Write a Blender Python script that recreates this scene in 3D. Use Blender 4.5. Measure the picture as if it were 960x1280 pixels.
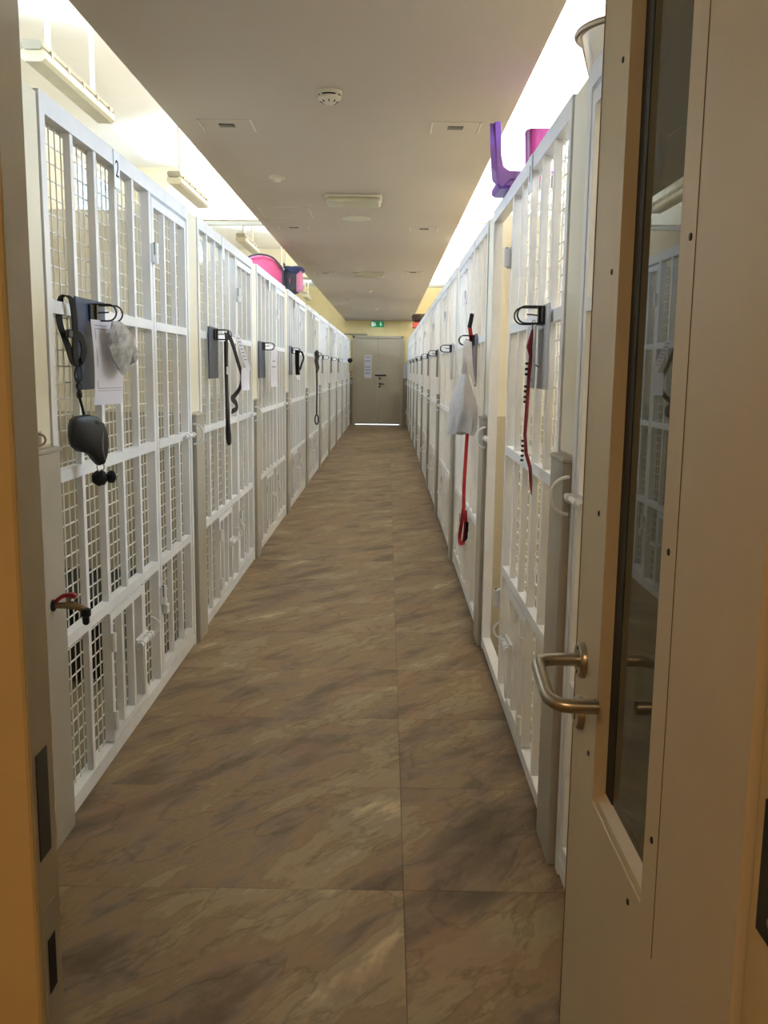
import bpy, bmesh, math, random
from mathutils import Vector, Matrix
random.seed(7)
for o in list(bpy.data.objects): bpy.data.objects.remove(o, do_unlink=True)
S = bpy.context.scene
COL = S.collection

# ------------------------------------------------------------------ camera
yaw, pitch, roll, FPX, EYE = -0.0024, 0.1545, 0.0122, 1143.8, 1.45
cy, sy, cp, sp, cr, sr = math.cos(yaw), math.sin(yaw), math.cos(pitch), math.sin(pitch), math.cos(roll), math.sin(roll)
fw = Vector((sy*cp, cy*cp, -sp)); rt = Vector((cy, -sy, 0)); up = rt.cross(fw)
r2 = cr*rt + sr*up; u2 = -sr*rt + cr*up
cam = bpy.data.cameras.new('camera'); cam.sensor_width = 36; cam.sensor_fit = 'AUTO'
cam.lens = 36*FPX/1280; cam.clip_start = .02; cam.clip_end = 200
co = bpy.data.objects.new('camera', cam); COL.objects.link(co)
m = Matrix((r2, u2, -fw)).transposed().to_4x4(); m.translation = (0, 0, EYE)
co.matrix_world = m
S.camera = co

# ------------------------------------------------------------------ world, lights, exposure
w = bpy.data.worlds.new('sky'); S.world = w; w.use_nodes = True
bg = w.node_tree.nodes['Background']; bg.inputs[0].default_value = (.78, .87, 1, 1); bg.inputs[1].default_value = 6
S.view_settings.view_transform = 'Standard'
S.view_settings.look = 'None'
S.view_settings.gamma = 1
S.view_settings.exposure = 0.15
S.view_settings.use_curve_mapping = False
def area(name, loc, rot, sx, sy_, power, col):
    l = bpy.data.lights.new(name, 'AREA'); l.shape = 'RECTANGLE'; l.size = sx; l.size_y = sy_
    l.energy = power; l.color = col
    o = bpy.data.objects.new(name, l); COL.objects.link(o); o.location = loc; o.rotation_euler = rot
    return o
UPL, UPR, LOBBY, DAY = 150, 1100, 15, 155
UPC = (1, .94, .87)
# strip uplights that lie in the troughs on top of the dropped ceiling, shining up at the roof
area('uplight_strip_left', (-.86, 11.7, 2.93), (math.pi, 0, 0), .16, 20.6, UPL, UPC)
area('uplight_strip_right', (.36, 11.7, 2.93), (math.pi, 0, 0), .16, 20.6, UPR, UPC)
# warm ceiling lamp of the lobby behind the camera
area('lobby_lamp_light', (-.35, -.75, 2.42), (0, 0, 0), .5, .5, LOBBY, (1, .66, .34))
# daylight behind the clerestory windows of both outer walls
WIN_Y = [(4.4, 5.7), (8.5, 9.9), (13.0, 14.4), (17.4, 18.8), (21.6, 22.9)]
WIN_YR = [(2.2, 3.7), (5.5, 7.0), (8.5, 10.0), (12.0, 13.5), (15.0, 16.5), (18.4, 19.9), (21.5, 23.0)]
for a_, b_ in WIN_Y: area('daylight_left', (-2.96, (a_+b_)/2, 3.08), (0, -math.pi/2, 0), .42, b_-a_-.06, DAY, (.74, .86, 1))
for a_, b_ in WIN_YR: area('daylight_right', (2.46, (a_+b_)/2, 3.08), (0, math.pi/2, 0), .42, b_-a_-.06, DAY*.8, (.74, .86, 1))

# ------------------------------------------------------------------ materials
def lin(c): return tuple(((x/255)/12.92 if x/255 <= .04045 else ((x/255+.055)/1.055)**2.4) for x in c)
def mat(name, rgb, rough=.5, metal=0, var=.06, scale=6, bump=0, bscale=60, alpha=1, trans=0, emis=0, spec=.5, sub=0):
    mt = bpy.data.materials.new(name); mt.use_nodes = True; nt = mt.node_tree; b = nt.nodes['Principled BSDF']
    c = lin(rgb)
    b.inputs['Roughness'].default_value = rough; b.inputs['Metallic'].default_value = metal
    b.inputs['Specular IOR Level'].default_value = spec
    if trans: b.inputs['Transmission Weight'].default_value = trans
    if alpha < 1: b.inputs['Alpha'].default_value = alpha
    if emis:
        b.inputs['Emission Color'].default_value = (*c, 1); b.inputs['Emission Strength'].default_value = emis
    tc = nt.nodes.new('ShaderNodeTexCoord')
    n = nt.nodes.new('ShaderNodeTexNoise'); n.inputs['Scale'].default_value = scale; n.inputs['Detail'].default_value = 4
    nt.links.new(tc.outputs['Object'], n.inputs['Vector'])
    r = nt.nodes.new('ShaderNodeValToRGB')
    r.color_ramp.elements[0].position = .3; r.color_ramp.elements[1].position = .7
    r.color_ramp.elements[0].color = (*[x*(1-var) for x in c], 1)
    r.color_ramp.elements[1].color = (*[min(1, x*(1+var)) for x in c], 1)
    nt.links.new(n.outputs['Fac'], r.inputs['Fac']); nt.links.new(r.outputs['Color'], b.inputs['Base Color'])
    if bump:
        n2 = nt.nodes.new('ShaderNodeTexNoise'); n2.inputs['Scale'].default_value = bscale; n2.inputs['Detail'].default_value = 3
        nt.links.new(tc.outputs['Object'], n2.inputs['Vector'])
        bp = nt.nodes.new('ShaderNodeBump'); bp.inputs['Strength'].default_value = bump; bp.inputs['Distance'].default_value = .004
        nt.links.new(n2.outputs['Fac'], bp.inputs['Height']); nt.links.new(bp.outputs['Normal'], b.inputs['Normal'])
    return mt
def mat_two_tone(name, top, bot, zsplit, rough=.6):
    mt = bpy.data.materials.new(name); mt.use_nodes = True; nt = mt.node_tree; b = nt.nodes['Principled BSDF']
    b.inputs['Roughness'].default_value = rough
    g = nt.nodes.new('ShaderNodeNewGeometry'); s = nt.nodes.new('ShaderNodeSeparateXYZ')
    nt.links.new(g.outputs['Position'], s.inputs[0])
    gt = nt.nodes.new('ShaderNodeMath'); gt.operation = 'GREATER_THAN'; gt.inputs[1].default_value = zsplit
    nt.links.new(s.outputs['Z'], gt.inputs[0])
    n = nt.nodes.new('ShaderNodeTexNoise'); n.inputs['Scale'].default_value = 5; n.inputs['Detail'].default_value = 4
    nt.links.new(g.outputs['Position'], n.inputs['Vector'])
    mx = nt.nodes.new('ShaderNodeMix'); mx.data_type = 'RGBA'
    mx.inputs[6].default_value = (*lin(bot), 1); mx.inputs[7].default_value = (*lin(top), 1)
    nt.links.new(gt.outputs[0], mx.inputs[0])
    mr = nt.nodes.new('ShaderNodeMapRange'); mr.inputs[3].default_value = .9; mr.inputs[4].default_value = 1.06
    nt.links.new(n.outputs['Fac'], mr.inputs[0])
    vm = nt.nodes.new('ShaderNodeVectorMath'); vm.operation = 'SCALE'
    nt.links.new(mx.outputs[2], vm.inputs[0]); nt.links.new(mr.outputs[0], vm.inputs['Scale'])
    nt.links.new(vm.outputs[0], b.inputs['Base Color'])
    return mt
def mat_slate():
    mt = bpy.data.materials.new('slate_vinyl'); mt.use_nodes = True; nt = mt.node_tree; b = nt.nodes['Principled BSDF']
    N = nt.nodes.new; L = nt.links.new
    g = N('ShaderNodeNewGeometry'); oi = N('ShaderNodeObjectInfo')
    off = N('ShaderNodeVectorMath'); off.operation = 'SCALE'; off.inputs[0].default_value = (17, 31, 9)
    L(oi.outputs['Random'], off.inputs['Scale'])
    add = N('ShaderNodeVectorMath'); add.operation = 'ADD'; L(g.outputs['Position'], add.inputs[0]); L(off.outputs[0], add.inputs[1])
    mr_ = N('ShaderNodeMapping'); mr_.inputs['Rotation'].default_value = (0, 0, math.radians(-50)); L(add.outputs[0], mr_.inputs[0])
    mp = N('ShaderNodeMapping'); mp.inputs['Scale'].default_value = (1.0, 2.7, 1)
    L(mr_.outputs[0], mp.inputs[0])
    n1 = N('ShaderNodeTexNoise'); n1.inputs['Scale'].default_value = 1.7; n1.inputs['Detail'].default_value = 10; n1.inputs['Roughness'].default_value = .62; n1.inputs['Distortion'].default_value = .35
    L(mp.outputs[0], n1.inputs['Vector'])
    r1 = N('ShaderNodeValToRGB'); e = r1.color_ramp.elements
    e[0].position = .30; e[0].color = (*lin((90, 76, 58)), 1)
    e[1].position = .70; e[1].color = (*lin((192, 172, 136)), 1)
    for p, c in ((.40, (114, 95, 71)), (.455, (130, 113, 94)), (.49, (146, 121, 90)), (.53, (134, 113, 84)), (.57, (158, 138, 106)), (.62, (146, 130, 106))):
        q = e.new(p); q.color = (*lin(c), 1)
    L(n1.outputs['Fac'], r1.inputs['Fac'])
    n2 = N('ShaderNodeTexNoise'); n2.inputs['Scale'].default_value = 2.6; n2.inputs['Detail'].default_value = 5
    L(add.outputs[0], n2.inputs['Vector'])
    r2_ = N('ShaderNodeValToRGB'); r2_.color_ramp.elements[0].position = .52; r2_.color_ramp.elements[1].position = .66
    L(n2.outputs['Fac'], r2_.inputs['Fac'])
    mu = N('ShaderNodeMath'); mu.operation = 'MULTIPLY'; mu.inputs[1].default_value = .45; L(r2_.outputs['Color'], mu.inputs[0])
    mx = N('ShaderNodeMix'); mx.data_type = 'RGBA'; mx.inputs[7].default_value = (*lin((142, 108, 82)), 1)
    L(mu.outputs[0], mx.inputs[0]); L(r1.outputs['Color'], mx.inputs[6])
    # thin dark cleavage veins
    n3 = N('ShaderNodeTexNoise'); n3.inputs['Scale'].default_value = 2.2; n3.inputs['Detail'].default_value = 6; n3.inputs['Distortion'].default_value = .3
    L(mp.outputs[0], n3.inputs['Vector'])
    r3 = N('ShaderNodeValToRGB'); e3 = r3.color_ramp.elements
    e3[0].position = .475; e3[0].color = (1, 1, 1, 1); e3[1].position = .515; e3[1].color = (1, 1, 1, 1)
    q = e3.new(.5); q.color = (.66, .64, .60, 1)
    L(n3.outputs['Fac'], r3.inputs['Fac'])
    mv = N('ShaderNodeMix'); mv.data_type = 'RGBA'; mv.blend_type = 'MULTIPLY'; mv.inputs[0].default_value = .8
    L(mx.outputs[2], mv.inputs[6]); L(r3.outputs['Color'], mv.inputs[7])
    L(mv.outputs[2], b.inputs['Base Color'])
    b.inputs['Roughness'].default_value = .46; b.inputs['Specular IOR Level'].default_value = .35
    bp = N('ShaderNodeBump'); bp.inputs['Strength'].default_value = .35; bp.inputs['Distance'].default_value = .004
    L(n1.outputs['Fac'], bp.inputs['Height']); L(bp.outputs['Normal'], b.inputs['Normal'])
    return mt
def mat_pane(name, tint, refl_rough=.02, op=.25):
    mt = bpy.data.materials.new(name); mt.use_nodes = True; nt = mt.node_tree
    for n in list(nt.nodes): nt.nodes.remove(n)
    N = nt.nodes.new; L = nt.links.new
    out = N('ShaderNodeOutputMaterial'); tr = N('ShaderNodeBsdfTransparent'); tr.inputs[0].default_value = (*lin(tint), 1)
    gl = N('ShaderNodeBsdfGlossy'); gl.inputs['Roughness'].default_value = refl_rough
    fr = N('ShaderNodeFresnel'); fr.inputs[0].default_value = 1.5
    mx = N('ShaderNodeMixShader'); L(fr.outputs[0], mx.inputs[0]); L(tr.outputs[0], mx.inputs[1]); L(gl.outputs[0], mx.inputs[2])
    df = N('ShaderNodeBsdfDiffuse'); df.inputs[0].default_value = (*lin(tint), 1)
    m2 = N('ShaderNodeMixShader'); m2.inputs[0].default_value = op*.3
    n = N('ShaderNodeTexNoise'); n.inputs['Scale'].default_value = 4
    mr = N('ShaderNodeMapRange'); mr.inputs[3].default_value = op*.2; mr.inputs[4].default_value = op*.5; L(n.outputs['Fac'], mr.inputs[0]); L(mr.outputs[0], m2.inputs[0])
    L(mx.outputs[0], m2.inputs[1]); L(df.outputs[0], m2.inputs[2]); L(m2.outputs[0], out.inputs[0])
    return mt

M = dict(
    white=mat('white_gloss_paint', (242, 241, 242), .36, var=.035, scale=9),
    wire=mat('white_coated_wire', (240, 236, 228), .5, var=.03),
    cream=mat('cream_wall_paint', (236, 224, 192), .7, var=.03, scale=3),
    pier=mat_two_tone('kennel_wall_paint', (240, 231, 208), (192, 180, 154), 1.22),
    endwall=mat_two_tone('end_wall_paint', (240, 218, 160), (166, 148, 122), 1.24),
    guard=mat('grey_wall_guard', (176, 168, 154), .5, var=.05, scale=4),
    soffit=mat('dropped_ceiling_paint', (200, 188, 174), .8, var=.02, scale=1.2),
    ceil=mat('upper_ceiling_paint', (246, 244, 237), .8, var=.02, scale=2),
    beam=mat('cream_beam_paint', (242, 234, 208), .8, var=.02),
    slate=mat_slate(),
    joint=mat('floor_joint', (84, 72, 56), .8),
    kfloor=mat('kennel_floor_paint', (128, 114, 90), .55, var=.08),
    doorpaint=mat('beige_door_paint', (206, 191, 165), .42, var=.035, scale=5, bump=.06, bscale=180),
    doorend=mat('taupe_door_paint', (196, 182, 158), .38, var=.03, scale=3),
    trim=mat('cream_timber_frame', (206, 182, 136), .5, var=.05, scale=5, bump=.08, bscale=90),
    jamb=mat('grey_green_jamb_paint', (172, 160, 134), .5, var=.07, scale=7, bump=.06),
    gasket=mat('black_gasket', (16, 15, 14), .6),
    steel=mat('brushed_steel', (176, 168, 156), .3, metal=1, var=.05, scale=30),
    bright_steel=mat('polished_steel', (205, 200, 196), .16, metal=1, var=.03),
    dark_metal=mat('dark_metal', (64, 60, 56), .4, metal=.9),
    hole=mat('dark_hole', (18, 15, 12), .9),
    crack_edge_shade=mat('dark_crack_edge_shade', (112, 84, 52), .8),
    blackplastic=mat('black_plastic', (22, 24, 26), .35, var=.1),
    green_black=mat('dark_green_plastic', (15, 19, 19), .42, var=.1),
    webbing=mat('black_webbing', (13, 12, 12), .85, var=.2, scale=60, bump=.3, bscale=300),
    brownweb=mat('dark_brown_webbing', (38, 27, 24), .8, var=.2, scale=50, bump=.3, bscale=300),
    greyrope=mat('grey_rope', (84, 82, 80), .8, var=.25, scale=60, bump=.4, bscale=200),
    navy=mat('navy_board', (34, 54, 92), .42, var=.05),
    slateblue=mat('slate_blue_board', (52, 60, 80), .45, var=.05),
    greyboard=mat('grey_board', (120, 118, 124), .5, var=.05),
    whiteboard=mat('white_plastic_board', (206, 206, 212), .4, var=.03),
    paper=mat('white_paper', (226, 222, 232), .8, var=.015, scale=10),
    print_=mat('grey_print', (140, 136, 150), .8),
    packet=mat('clear_plastic_packet', (206, 206, 206), .2, var=.3, scale=30, bump=.6, bscale=60, alpha=.72),
    bag=mat('white_plastic_bag', (214, 210, 210), .4, var=.07, scale=18, bump=.35, bscale=26, trans=.12),
    red=mat('red_webbing', (168, 26, 34), .7, var=.15, scale=60, bump=.3, bscale=300),
    darkred=mat('dark_red_braid', (150, 52, 60), .75, var=.25, scale=90, bump=.4, bscale=260),
    tapred=mat('red_tap_lever', (150, 26, 34), .4),
    brass=mat('aged_brass', (132, 112, 84), .42, metal=.8, var=.15),
    purple=mat('purple_plastic', (128, 84, 186), .3, var=.04),
    magenta=mat('magenta_plastic', (164, 62, 142), .35, var=.04),
    pink=mat('pink_fabric', (226, 98, 144), .85, var=.06, scale=20, bump=.2, bscale=240),
    palepink=mat('pale_pink_fabric', (236, 150, 180), .85, var=.05),
    greyfab=mat('charcoal_fabric', (72, 74, 84), .9, var=.1, scale=30, bump=.2, bscale=240),
    navyfab=mat('navy_fabric', (66, 72, 116), .9, var=.08),
    brownfab=mat('dark_brown_wicker', (84, 66, 54), .7, var=.35, scale=60, bump=.5, bscale=90),
    redplastic=mat('red_plastic', (206, 84, 66), .4),
    exitgreen=mat('exit_sign_green', (24, 150, 96), .4, emis=.25),
    exitwhite=mat('exit_sign_white', (226, 244, 232), .4, emis=.5),
    fixture=mat('white_light_fitting', (226, 220, 200), .5, var=.03),
    diffuser=mat('grey_lamp_diffuser', (206, 200, 176), .28, var=.06, scale=12),
    greybox=mat('grey_fitting_body', (160, 156, 142), .5),
    callred=mat('red_call_point', (196, 62, 40), .4),
    flap=mat('black_crate_plastic', (18, 17, 17), .5),
    pane=mat_pane('window_glass', (240, 246, 250), .02, .1),
    doorglass=mat_pane('green_tinted_door_glass', (176, 178, 152), .015, .3),
    plate=mat('white_number_plate', (250, 250, 250), .4, var=.01),
    digit=mat('black_number', (24, 24, 26), .6),
    pave=mat('outdoor_paving', (190, 186, 178), .9),
    lampglow=mat('lobby_lamp_glass', (255, 214, 150), .4, emis=1.5),
)

# ------------------------------------------------------------------ mesh helpers
ORG = {}
def sm(pts, n=5):
    P = [Vector(p) for p in pts]; out = []
    for i in range(len(P)-1):
        p0, p1, p2, p3 = P[max(i-1, 0)], P[i], P[i+1], P[min(i+2, len(P)-1)]
        for k in range(n):
            t = k/n; out.append(.5*((2*p1)+(p2-p0)*t+(2*p0-5*p1+4*p2-p3)*t*t+(3*p1-p0-3*p2+p3)*t**3))
    return out+[P[-1]]
class MB:
    def __init__(s): s.v = []; s.f = []
    def add(s, vs, fs):
        k = len(s.v); s.v += [tuple(p) for p in vs]; s.f += [[i+k for i in q] for q in fs]; return s
    def box(s, x0, x1, y0, y1, z0, z1):
        x0, x1 = min(x0, x1), max(x0, x1)
        return s.add([(x0,y0,z0),(x1,y0,z0),(x1,y1,z0),(x0,y1,z0),(x0,y0,z1),(x1,y0,z1),(x1,y1,z1),(x0,y1,z1)],
                     [(0,3,2,1),(4,5,6,7),(0,1,5,4),(1,2,6,5),(2,3,7,6),(3,0,4,7)])
    def cbox(s, x0, x1, y0, y1, z0, z1, c=.006):
        x0, x1 = min(x0, x1), max(x0, x1)
        ring = lambda i, z: [(x0+i+c,y0+i,z),(x1-i-c,y0+i,z),(x1-i,y0+i+c,z),(x1-i,y1-i-c,z),(x1-i-c,y1-i,z),(x0+i+c,y1-i,z),(x0+i,y1-i-c,z),(x0+i,y0+i+c,z)]
        rs = ring(c, z0)+ring(0, z0+c)+ring(0, z1-c)+ring(c, z1)
        fs = [list(range(7, -1, -1)), list(range(24, 32))]
        for a in range(3):
            for i in range(8): j = (i+1) % 8; fs.append((a*8+i, a*8+j, a*8+8+j, a*8+8+i))
        return s.add(rs, fs)
    def tube(s, pts, r, seg=8, closed=False):
        pts = [Vector(p) for p in pts]; n = len(pts); rr = r if isinstance(r, (list, tuple)) else [r]*n
        vs = []; fs = []; ref = None
        for i, p in enumerate(pts):
            if closed: t = pts[(i+1) % n]-pts[i-1]
            else: t = pts[min(i+1, n-1)]-pts[max(i-1, 0)]
            t.normalize()
            if ref is None: ref = Vector((0, 0, 1)) if abs(t.z) < .9 else Vector((1, 0, 0))
            a = t.cross(ref)
            if a.length < 1e-5: a = t.orthogonal()
            a.normalize(); b = t.cross(a); ref = -b if False else a.cross(t)
            for k in range(seg):
                q = 2*math.pi*k/seg; vs.append(p+a*math.cos(q)*rr[i]+b*math.sin(q)*rr[i])
        lim = n if closed else n-1
        for i in range(lim):
            j = (i+1) % n
            for k in range(seg): l = (k+1) % seg; fs.append((i*seg+k, i*seg+l, j*seg+l, j*seg+k))
        if not closed: fs += [list(range(seg-1, -1, -1)), list(range((n-1)*seg, n*seg))]
        return s.add(vs, fs)
    def ribbon(s, pts, wd, width, th=.003):
        """flat strap along pts; wd = direction of its width (vector or list)"""
        if len(pts) > 4 and not isinstance(wd, list): pts = sm(pts)
        pts = [Vector(p) for p in pts]; n = len(pts); vs = []; fs = []
        for i, p in enumerate(pts):
            t = (pts[min(i+1, n-1)]-pts[max(i-1, 0)]).normalized()
            d = Vector(wd[i]) if isinstance(wd, list) else Vector(wd)
            d = (d-t*d.dot(t)).normalized(); nn = t.cross(d)
            h, g = d*width/2, nn*th/2
            vs += [p-h-g, p+h-g, p+h+g, p-h+g]
        for i in range(n-1):
            for k in range(4): l = (k+1) % 4; fs.append((i*4+k, i*4+l, i*4+4+l, i*4+4+k))
        fs += [(3, 2, 1, 0), (n*4-4, n*4-3, n*4-2, n*4-1)]
        return s.add(vs, fs)
    def lathe(s, prof, c, axis='z', seg=28):
        """prof: (radius, height) list"""
        c = Vector(c); vs = []; fs = []; n = len(prof)
        for r, h in prof:
            for k in range(seg):
                a = 2*math.pi*k/seg; x, y = r*math.cos(a), r*math.sin(a)
                vs.append(c+Vector({'z': (x, y, h), 'x': (h, x, y), 'y': (x, h, y)}[axis]))
        for i in range(n-1):
            for k in range(seg): l = (k+1) % seg; fs.append((i*seg+k, i*seg+l, i*seg+seg+l, i*seg+seg+k))
        fs += [list(range(seg-1, -1, -1)), list(range((n-1)*seg, n*seg))]
        return s.add(vs, fs)
    def prism(s, outline, f0, f1):
        """outline: 2D list; f0/f1 map (a,b)->3D for the two caps"""
        n = len(outline); vs = [f0(*p) for p in outline]+[f1(*p) for p in outline]
        fs = [list(range(n-1, -1, -1)), list(range(n, 2*n))]+[(i, (i+1) % n, n+(i+1) % n, n+i) for i in range(n)]
        return s.add(vs, fs)
    def ellipsoid(s, c, r, su=16, sv=10, fn=None):
        c = Vector(c); vs = []; fs = []
        for j in range(sv+1):
            ph = math.pi*j/sv
            for i in range(su):
                th = 2*math.pi*i/su; d = Vector((math.sin(ph)*math.cos(th), math.sin(ph)*math.sin(th), math.cos(ph)))
                k = fn(d) if fn else 1
                vs.append(c+Vector((d.x*r[0], d.y*r[1], d.z*r[2]))*k)
        for j in range(sv):
            for i in range(su): l = (i+1) % su; fs.append((j*su+i, j*su+l, j*su+su+l, j*su+su+i))
        return s.add(vs, fs)
    def build(s, name, mt, parent=None, org=None, smooth=False, bevel=0):
        po = ORG.get(parent.name, Vector()) if parent else Vector()
        og = Vector(org) if org is not None else po
        me = bpy.data.meshes.new(name); me.from_pydata([Vector(p)-og for p in s.v], [], s.f)
        bm = bmesh.new(); bm.from_mesh(me); bmesh.ops.remove_doubles(bm, verts=bm.verts, dist=1e-6)
        bmesh.ops.recalc_face_normals(bm, faces=bm.faces)
        if bevel: bmesh.ops.bevel(bm, geom=bm.edges[:], offset=bevel, segments=2, affect='EDGES', profile=.6, clamp_overlap=True)
        if smooth:
            for f in bm.faces: f.smooth = True
            for e in bm.edges:
                if len(e.link_faces) == 2 and e.calc_face_angle(0) > .7: e.smooth = False
        bm.to_mesh(me); bm.free()
        me.materials.append(M[mt] if isinstance(mt, str) else mt)
        o = bpy.data.objects.new(name, me); COL.objects.link(o)
        o.location = og-po
        if parent: o.parent = parent
        ORG[o.name] = og
        return o
def thing(name, label, cat, loc=(0, 0, 0), group=None):
    o = bpy.data.objects.new(name, None); COL.objects.link(o); o.location = loc; o.empty_display_size = .05
    o['label'] = label; o['category'] = cat
    if group: o['group'] = group
    ORG[o.name] = Vector(loc); return o
def tag(o, label, cat, group=None):
    o['label'] = label; o['category'] = cat
    if group: o['group'] = group
    return o
def struct(o, label=None, cat=None):
    o['kind'] = 'structure'
    if label: o['label'] = label; o['category'] = cat
    return o
def stuff(o): o['kind'] = 'stuff'; return o
def sroot(name, loc, label, cat):
    o = thing(name, label, cat, loc); o['kind'] = 'structure'; return o
def copy_tree(o, parent=None):
    c = o.copy(); COL.objects.link(c); c.parent = parent
    ORG[c.name] = ORG.get(o.name, Vector())
    for ch in list(o.children): copy_tree(ch, c)
    return c
def text_mb(txt, size, fn):
    cu = bpy.data.curves.new('txt', 'FONT'); cu.body = txt; cu.size = size; cu.align_x = 'CENTER'; cu.align_y = 'CENTER'; cu.extrude = .0008
    ob = bpy.data.objects.new('txt', cu); COL.objects.link(ob)
    dg = bpy.context.evaluated_depsgraph_get(); me = bpy.data.meshes.new_from_object(ob.evaluated_get(dg))
    mb = MB(); mb.add([fn(*v.co) for v in me.vertices], [list(p.vertices) for p in me.polygons])
    bpy.data.objects.remove(ob); bpy.data.curves.remove(cu); bpy.data.meshes.remove(me)
    return mb
def arc(c, r, a0, a1, n, f):
    return [f(c[0]+r*math.cos(a0+(a1-a0)*i/n), c[1]+r*math.sin(a0+(a1-a0)*i/n)) for i in range(n+1)]

# ------------------------------------------------------------------ dimensions
XL, XR = -1.0025, .5146        # faces of the two kennel rows
Y0, PITCH, LEN = 2.74, 2.18, 1.96
YE = 24.33                     # end wall
HT = 2.2256                    # top of the kennel fronts
ZS, ZC = 2.70, 3.55            # dropped ceiling, upper ceiling
OXL, OXR = -2.8, 2.3           # outer walls
WD0, WD1 = 1.056, 1.13          # doorway wall

# ------------------------------------------------------------------ setting
fl = struct(MB().box(-1.06, .56, -2.6, YE+.1, -.06, -.004).build('floor', 'joint'), 'brown slate-look tiled floor of the kennel corridor', 'floor')
ys = [2.385+.64*k for k in range(-8, 36)]
xs = [-1.06, .062, .56]
for i in range(len(xs)-1):
    a, b = xs[i]+.0006, xs[i+1]-.0006
    tm = None
    for j in range(len(ys)-1):
        y0, y1 = ys[j]+.0006, min(ys[j+1]-.0006, YE+.05)
        if y1 <= y0: continue
        if tm is None or y1 < ys[j+1]-.002:
            t = MB().cbox(a, b, y0, y1, -.005, 0, .0006).build('floor_tile', 'slate', fl, org=((a+b)/2, y0, 0)); 
            if tm is None: tm = t
        else:
            t = tm.copy(); COL.objects.link(t); t.location = ((a+b)/2, y0, 0)
struct(MB().box(OXL-.2, -1.06, 1.13, YE, -.06, 0).build('floor_kennel_left', 'kfloor'), 'beige painted floor inside the left kennels', 'floor')
struct(MB().box(.56, OXR+.2, 1.13, YE, -.06, 0).build('floor_kennel_right', 'kfloor'), 'beige painted floor inside the right kennels', 'floor')
# end wall with the double door opening
DL, DR, DH = -.88, .345, 2.255
ew = MB(); ew.box(OXL, DL-.05, YE, YE+.15, 0, ZC); ew.box(DR+.05, OXR, YE, YE+.15, 0, ZC); ew.box(DL-.05, DR+.05, YE, YE+.15, DH+.06, ZC)
struct(ew.build('wall_end', 'endwall'), 'yellow painted end wall of the corridor around the double door', 'wall')
# outer walls; clerestory windows in the left one
wz = (2.84, 3.32)
wi = 0
for side, xi, sg, wy in (('left', OXL, -1, WIN_Y), ('right', OXR, 1, WIN_YR)):
    lw = MB(); lw.box(xi, xi+sg*.2, 1.0, YE, 0, wz[0]); lw.box(xi, xi+sg*.2, 1.0, YE, wz[1], ZC)
    cur = 1.0
    for a, b in wy: lw.box(xi, xi+sg*.2, cur, a, wz[0], wz[1]); cur = b
    lw.box(xi, xi+sg*.2, cur, YE, wz[0], wz[1])
    struct(lw.build('wall_'+side, 'pier'), f'cream outer wall behind the {side} kennels', 'wall')
    for i, (a, b) in enumerate(wy):
        wi += 1
        wn = sroot(f'window_{wi}', (xi+sg*.1, a, wz[0]), f'high clerestory window in the {side} outer wall, number {i+1} from the doorway', 'window')
        fr = MB(); f0_, f1_ = xi+sg*.05, xi+sg*.11
        fr.box(f0_, f1_, a, a+.05, *wz); fr.box(f0_, f1_, b-.05, b, *wz)
        fr.box(f0_, f1_, a, b, wz[0], wz[0]+.05); fr.box(f0_, f1_, a, b, wz[1]-.05, wz[1]); fr.box(f0_, f1_, (a+b)/2-.02, (a+b)/2+.02, *wz)
        fr.build('window_frame', 'white', wn)
        for y0, y1 in ((a+.05, (a+b)/2-.02), ((a+b)/2+.02, b-.05)): MB().box(xi+sg*.08, xi+sg*.084, y0, y1, wz[0]+.05, wz[1]-.05).build('pane', 'pane', wn)
struct(MB().box(OXL-.2, OXR+.2, 1.0, YE+.15, ZC, ZC+.15).build('ceiling', 'ceil'), 'white upper ceiling over the kennels', 'ceiling')
struct(MB().box(-1.122, .595, WD1, YE, ZS, ZS+.14).build('ceiling_dropped', 'soffit'), 'dropped beige ceiling panel running along the corridor', 'ceiling')
# troughs that carry the uplights, lying on the dropped ceiling
for x, sd, ins in ((-.86, 'left', 1), (.36, 'right', -1)):
    t = MB(); t.box(x-.11, x+.11, 1.3, 23.9, ZS+.14, ZS+.155); t.box(x-ins*.11, x-ins*.1, 1.3, 23.9, ZS+.14, ZS+.22); t.box(x+ins*.1, x+ins*.112, 1.3, 23.9, ZS+.14, ZS+.52)  # tall inner board added to stop light crossing to the other side
    struct(t.build('trim_uplight_'+sd, 'fixture'), f'long uplight trough with tall added light-blocking board on top of the dropped ceiling, {sd} side', 'light trough')
for i, yb in enumerate((3.75, 10.2, 16.85)):
    bb = MB(); bb.box(OXL, OXR, yb, yb+.32, 3.02+.06*(i == 2), ZC)
    struct(bb.build(f'trim_beam_{i+1}', 'beam'), f'cream downstand roof beam number {i+1} from the doorway', 'beam')
    if i:
        zc = 3.0+.06*(i == 2)-.02
        struct(MB().box(OXL, OXR, yb-.05, yb-.01, zc-.02, zc+.02).build(f'trim_conduit_{i}', 'greybox'), f'grey conduit run along the underside of roof beam {i+1}', 'conduit')
# divider walls: their ends are the piers between the kennel fronts
for side, xf, xo in (('left', XL, OXL), ('right', XR, OXR)):
    for k in range(0, 10):
        ya = Y0-.22+PITCH*k
        struct(MB().box(xf+(.004 if xf > 0 else -.004), xo, ya+.005, ya+.215, 0, HT-.01).build('wall_divider', 'pier'), f'cream divider wall number {k+1} from the doorway between {side} kennels', 'wall')
struct(MB().box(XL, XL-.2, 1.13, 2.52, 0, HT-.01).build('wall_near_left', 'pier'), 'short cream wall beside the doorway before the left kennels', 'wall')
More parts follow.
